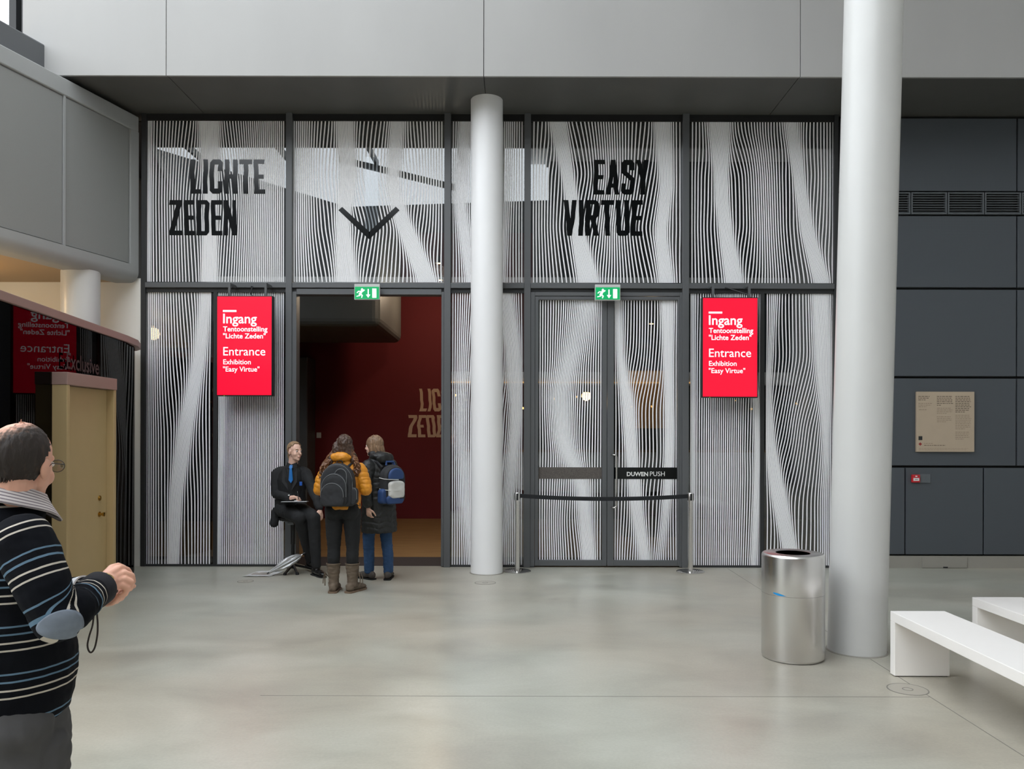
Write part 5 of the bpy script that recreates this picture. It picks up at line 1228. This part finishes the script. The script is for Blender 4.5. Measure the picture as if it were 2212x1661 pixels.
def wrinkle(co):
    out = folds(.005, 12, (1,1,1.5))(co); e = np.array(el4); d = np.linalg.norm(co-(np.array(el4)*.6+np.array(L4(160,1315,2.15))*.4), axis=1)
    t, k = axial(co, armsegs); tot = np.where(k >= 2, 1.0, 0.0)
    return out + .006*np.exp(-(d/.10)**2)*np.sin(t*150)*tot
displace(me, wrinkle)
co = coords(me)
allseg = [(T(0.02,0,.87), T(-.01,0,1.43))] + armsegs + lsegs
# stripe coordinate: height on the trunk, length along the sleeves
def limb(segs):
    acc = 0.0; num = np.zeros(len(co)); den = np.zeros(len(co)); dm = np.full(len(co), 1e9)
    for a, b in segs:
        a_ = np.array(a); d = np.array(b)-a_; L = np.linalg.norm(d); d = d/L; raw = (co-a_)@d; t = np.clip(raw, 0, L)
        dist = np.linalg.norm(co-a_-np.outer(t, d), axis=1); wgt = 1/(dist**7+1e-12); te = np.clip(raw, -.04, L+.04)
        num += wgt*(acc+te); den += wgt; dm = np.minimum(dm, dist); acc += L
    return num/den, dm
vR, dR = limb(armsegs); vL, dL = limb(lsegs)
ax0 = np.array(T(0.0,0,.9)); a2 = np.stack([(co[:,0]-ax0[0])*bf.x+(co[:,1]-ax0[1])*bf.y, (co[:,0]-ax0[0])*br.x+(co[:,1]-ax0[1])*br.y], 1)
dT = np.sqrt((a2[:,0]/.165)**2+(a2[:,1]/.20)**2)
val = 1.375-co[:,2]+.012
mR = dR/.072 < np.maximum(dT, .55); mL = dL/.07 < np.maximum(dT, .55)
mR &= (a2[:,1] > .05); mL &= (a2[:,1] < -.05)
val[mL] = vL[mL]+.05; val[mR] = vR[mR]+.10
at = me.attributes.new('stripe', 'FLOAT', 'POINT'); at.data.foreach_set('value', val)
m = mat('jumper_knit', srgb(20,23,32), 0.9, bump=0.35, bump_scale=420); nt = m.node_tree; b = nt.nodes['Principled BSDF']
an = nt.nodes.new('ShaderNodeAttribute'); an.attribute_name = 'stripe'
dv = nt.nodes.new('ShaderNodeMath'); dv.operation = 'DIVIDE'; dv.inputs[1].default_value = 0.128; frc = nt.nodes.new('ShaderNodeMath'); frc.operation = 'FRACT'
nt.links.new(an.outputs['Fac'], dv.inputs[0]); nt.links.new(dv.outputs[0], frc.inputs[0]); cr = nt.nodes.new('ShaderNodeValToRGB'); cr.color_ramp.interpolation = 'CONSTANT'
b.inputs['Specular IOR Level'].default_value = 0.15
navy, blu, crm = srgb(11,13,19), srgb(98,124,144), srgb(196,188,176)
cr.color_ramp.elements[0].color = navy; cr.color_ramp.elements[0].position = 0
cr.color_ramp.elements[1].color = blu; cr.color_ramp.elements[1].position = .20
for p, c in ((.24, navy), (.36, blu), (.40, navy), (.54, crm), (.58, navy), (.70, crm), (.74, navy)): e = cr.color_ramp.elements.new(p); e.color = c
nt.links.new(frc.outputs[0], cr.inputs['Fac']); nt.links.new(cr.outputs['Color'], b.inputs['Base Color'])
jumper = link('jumper', me, m, w4)
# elbow patch: lifted from the sleeve itself
from mathutils.bvhtree import BVHTree
me.update(); tree = BVHTree.FromPolygons([v.co.copy() for v in me.vertices], [tuple(p.vertices) for p in me.polygons])
eye_l = Vector((-R4[0], -R4[1], EYE)); ang = math.radians(-10); vs = []; nr, na = 9, 48
for k in range(nr+1):
    for i in range(na):
        a = 2*PI*i/na; e1, e2 = 51*k/nr*math.cos(a), 30*k/nr*math.sin(a)*(1.0+.18*math.cos(a)); px = 131+e1*math.cos(ang)-e2*math.sin(ang); py = 1352+e1*math.sin(ang)+e2*math.cos(ang)
        d = (L4(px, py, 2.1)-eye_l).normalized(); hit, n_, _, _ = tree.ray_cast(eye_l, d)
        vs.append(tuple(hit+n_*.0035) if hit is not None else (vs[-na] if len(vs) >= na else tuple(L4(px, py, 2.05))))
fs = [(k*na+i, k*na+(i+1)%na, (k+1)*na+(i+1)%na, (k+1)*na+i) for k in range(nr) for i in range(na)]
pm = bpy.data.meshes.new('elbow_patch'); pm.from_pydata(vs, [], fs); bm = bmesh.new(); bm.from_mesh(pm); bmesh.ops.remove_doubles(bm, verts=bm.verts, dist=1e-5); bm.to_mesh(pm); bm.free(); pm.polygons.foreach_set('use_smooth', [True]*len(pm.polygons))
po_ = link('elbow_patch', pm, M['patch_blue'], jumper); md = po_.modifiers.new('t', 'SOLIDIFY'); md.thickness = .004; md.offset = -1
# ribbed cuff, watch, white shirt cuff at the other wrist
ca, cb_ = L4(198,1285,2.265), L4(219,1270,2.315); dd = (cb_-ca).normalized().to_track_quat('Z','Y').to_matrix().to_4x4()
MB().lathe([(.046,-.01),(.050,.004),(.050,.045),(.047,.052),(.040,.052),(.040,-.01)], c=ca, n=40, closed=True, axis=dd).build('cuff', mat('cuff_navy', srgb(24,24,30), .9, bump=.4, bump_scale=300), w4, smooth=True)
wt = empty('wrist_watch', Vector(R4)+cb_, label='gold watch on the wrist of the person in the striped jumper', cat='watch')
MB().lathe([(.0355,.000),(.0385,.002),(.0385,.012),(.0355,.014)], n=40, closed=True, axis=dd).build('bracelet', M['gold'], wt, smooth=True)
MB().lathe([(0,.030),(.017,.030),(.018,.036),(.014,.040),(0,.040)], n=24, axis=Matrix.Rotation(math.radians(-35), 4, 'X') @ Matrix.Rotation(math.radians(20), 4, 'Y')).build('dial', M['gold'], wt, smooth=True)
ca2 = wl4+(ell_-wl4)*.16; dd2 = (wl4-ell_).normalized().to_track_quat('Z','Y').to_matrix().to_4x4()
MB().lathe([(.046,0),(.047,.03),(.042,.03),(.042,0)], c=ca2, n=32, closed=True, axis=dd2).build('shirt_cuff', M['paper_white'], w4, smooth=True)
# striped shirt collar
m = mat('collar_stripe', srgb(190,182,182), 0.8); nt = m.node_tree; b = nt.nodes['Principled BSDF']
tcn = nt.nodes.new('ShaderNodeUVMap'); tcn.uv_map = 'UVMap'; sx_ = nt.nodes.new('ShaderNodeSeparateXYZ'); nt.links.new(tcn.outputs[0], sx_.inputs[0])
ml = nt.nodes.new('ShaderNodeMath'); ml.operation = 'MULTIPLY'; ml.inputs[1].default_value = 7.0; frc = nt.nodes.new('ShaderNodeMath'); frc.operation = 'FRACT'
nt.links.new(sx_.outputs['Y'], ml.inputs[0]); nt.links.new(ml.outputs[0], frc.inputs[0]); cr = nt.nodes.new('ShaderNodeValToRGB'); cr.color_ramp.interpolation = 'CONSTANT'
cr.color_ramp.elements[0].color = srgb(206,198,196); cr.color_ramp.elements[1].color = srgb(128,118,124); cr.color_ramp.elements[1].position = .62
nt.links.new(frc.outputs[0], cr.inputs['Fac']); nt.links.new(cr.outputs['Color'], b.inputs['Base Color'])
nc = L4(34,1067,2.28); vs = []; uv = []; n = 48; k = 6
for j in range(k+1):
    t = j/k
    for i in range(n):
        a = 2*PI*i/n; cx_, cy_ = math.cos(a), math.sin(a); fo = cx_*bf.x+cy_*bf.y
        r_x = .074+.040*t**1.2; zz = .022-.058*t - .032*fo - .022*t*max(0, fo)**4
        p = nc + V(cx_*r_x, cy_*r_x, zz); vs.append(tuple(p)); uv.append((i/n, t))
fs = [(j*n+i, j*n+(i+1)%n, (j+1)*n+(i+1)%n, (j+1)*n+i) for j in range(k) for i in range(n)]
cm = bpy.data.meshes.new('shirt_collar'); cm.from_pydata(vs, [], fs); ul = cm.uv_layers.new(name='UVMap')
for lp in cm.loops: ul.data[lp.index].uv = uv[lp.vertex_index]
cm.polygons.foreach_set('use_smooth', [True]*len(cm.polygons)); o = link('shirt_collar', cm, m, w4); md = o.modifiers.new('t', 'SOLIDIFY'); md.thickness = .004
# thinning dark hair with a bare crown
def kp4(a, b, c):
    nz = .10*noise.noise((a*6, b*6, c*6)) + .05*noise.noise((a*17, b*17, c*17))
    face = (b > .30+nz and c < .80) or (b > .02 and c < -.05+nz and abs(a) > .3) or (b > .12+nz*.5 and c < .18)
    ca_ = (-.38*a-.30*b+.87*c)
    crown = ca_ > .86+nz*1.0
    return (not face) and (not crown) and c > -.86+.05*math.sin(a*26)+nz*.5
hs = shell('hair', q(0,-.016,.022), (.080,.103,.096), f_, u_, kp4, M['hair_dark'], w4, .008, nu=180, nv=120, jit=.018)
hm = hs.data; hc = coords(hm); hq = [( (Vector(p)-q(0,-.016,.022)).dot(r_)/.080, (Vector(p)-q(0,-.016,.022)).dot(f_)/.103, (Vector(p)-q(0,-.016,.022)).dot(u_)/.096) for p in hc]
at = hm.attributes.new('thin', 'FLOAT', 'POINT'); at.data.foreach_set('value', [min(1, max(0, ((-.38*a-.30*b+.87*c)-.50+.12*noise.noise((a*14,b*4,c*14)))/.38)) for a, b, c in hq])
m = mat('hair_thinning', srgb(46,36,30), 0.65, bump=0.5, bump_scale=300, stretch=(1,1,.25)); nt = m.node_tree; b = nt.nodes['Principled BSDF']
an = nt.nodes.new('ShaderNodeAttribute'); an.attribute_name = 'thin'; nz_ = nt.nodes.new('ShaderNodeTexNoise'); nz_.inputs['Scale'].default_value = 90; tc = nt.nodes.new('ShaderNodeTexCoord'); mp = nt.nodes.new('ShaderNodeMapping'); mp.inputs['Scale'].default_value = (1,1,.2); nt.links.new(tc.outputs['Object'], mp.inputs['Vector']); nt.links.new(mp.outputs[0], nz_.inputs['Vector'])
mm = nt.nodes.new('ShaderNodeMath'); mm.operation = 'MULTIPLY_ADD'; mm.inputs[1].default_value = .5; nt.links.new(nz_.outputs['Fac'], mm.inputs[0]); nt.links.new(an.outputs['Fac'], mm.inputs[2])
cr = nt.nodes.new('ShaderNodeValToRGB'); cr.color_ramp.elements[0].color = srgb(40,31,26); cr.color_ramp.elements[0].position = .28; cr.color_ramp.elements[1].color = srgb(208,158,136); cr.color_ramp.elements[1].position = 1.0
e = cr.color_ramp.elements.new(.62); e.color = srgb(96,72,58)
nt.links.new(mm.outputs[0], cr.inputs['Fac']); nt.links.new(cr.outputs['Color'], b.inputs['Base Color']); hm.materials.clear(); hm.materials.append(m)
rnd = random.Random(9); roots = []
for i in range(60):
    a = rnd.uniform(-1, 1); c = -.80+.1*rnd.random(); x = a*.55; y = -math.sqrt(max(0, 1-c*c-x*x))
    P0 = lambda k, dc: q(x*.080*k, -.016+y*.103*k, .022+(c+dc)*.096*k)
    roots.append([P0(1.0, .10), P0(1.01, .0), P0(.98, -.12)])
strands('nape_hair', roots, M['hair_dark'], w4, .0028, .0008, 5, .001, 1.3, 7, 4)['kind'] = 'stuff'
# spectacles
sg = empty('spectacles', Vector(R4)+HC, label='thin-rimmed spectacles worn by the person in striped jumper', cat='spectacles')
qq = lambda a, b, c: q(a, b, c)-HC
for sx in (-1, 1):
    ln_ = [qq(sx*.034+.024*math.cos(t), .108-.35*abs(.024*math.cos(t)*sx+.0)*.2, .004+.018*math.sin(t)) for t in [2*PI*i/20 for i in range(21)]]
    MB().tube(ln_, .0010, 6).build('rim', M['strap_brown'], sg, smooth=True)
    MB().tube([qq(sx*.058,.104,.008), qq(sx*.078,.070,.008), qq(sx*.084,.01,.006), qq(sx*.084,-.012,-.012)], .0014, 6).build('temple', M['strap_brown'], sg, smooth=True)
    lens = MB(); lens.add([qq(sx*.034,.1085,.004)]+ln_[:-1], [(0, i+1, (i+1)%20+1) for i in range(20)]); lens.build('lens', M['door_glass'], sg)
MB().tube([qq(-.011,.108,.01), qq(0,.112,.012), qq(.011,.108,.01)], .0016, 6).build('bridge', M['strap_brown'], sg, smooth=True)
# compact camera held in the hands, with its strap
cmr = empty('camera', Vector(R4)+L4(232,1283,2.42), label='compact camera with dangling wrist strap held in clasped hands', cat='camera')
MB().box(-.03,.03,-.012,.012,-.018,.022).build('body', M['black_plastic'], cmr, bevel=.004); MB().lathe([(0,.012),(.016,.012),(.016,.026),(0,.026)], n=20, axis=Matrix.Rotation(-PI/2, 4, 'X')).build('lens', M['chrome'], cmr, smooth=True)
o0 = L4(232,1283,2.42); lp = [(213,1292,2.36),(210,1318,2.33),(212,1350,2.33),(211,1375,2.33),(206,1400,2.33),(199,1411,2.33),(193,1408,2.33),(190,1395,2.33),(194,1375,2.33),(201,1352,2.33),(204,1325,2.33),(207,1300,2.35)]
lp2 = []
for i in range(len(lp)-1):
    a0_, a1_, a2_, a3_ = [L4(*lp[max(0, min(len(lp)-1, i+k))])-o0 for k in (-1,0,1,2)]
    for k in range(4):
        t = k/4; lp2.append(0.5*((2*a1_)+(a2_-a0_)*t+(2*a0_-5*a1_+4*a2_-a3_)*t*t+(3*a1_-a0_-3*a2_+a3_)*t**3))
MB().tube(lp2, .0026, 8).build('strap', M['strap_brown'], cmr, smooth=True)
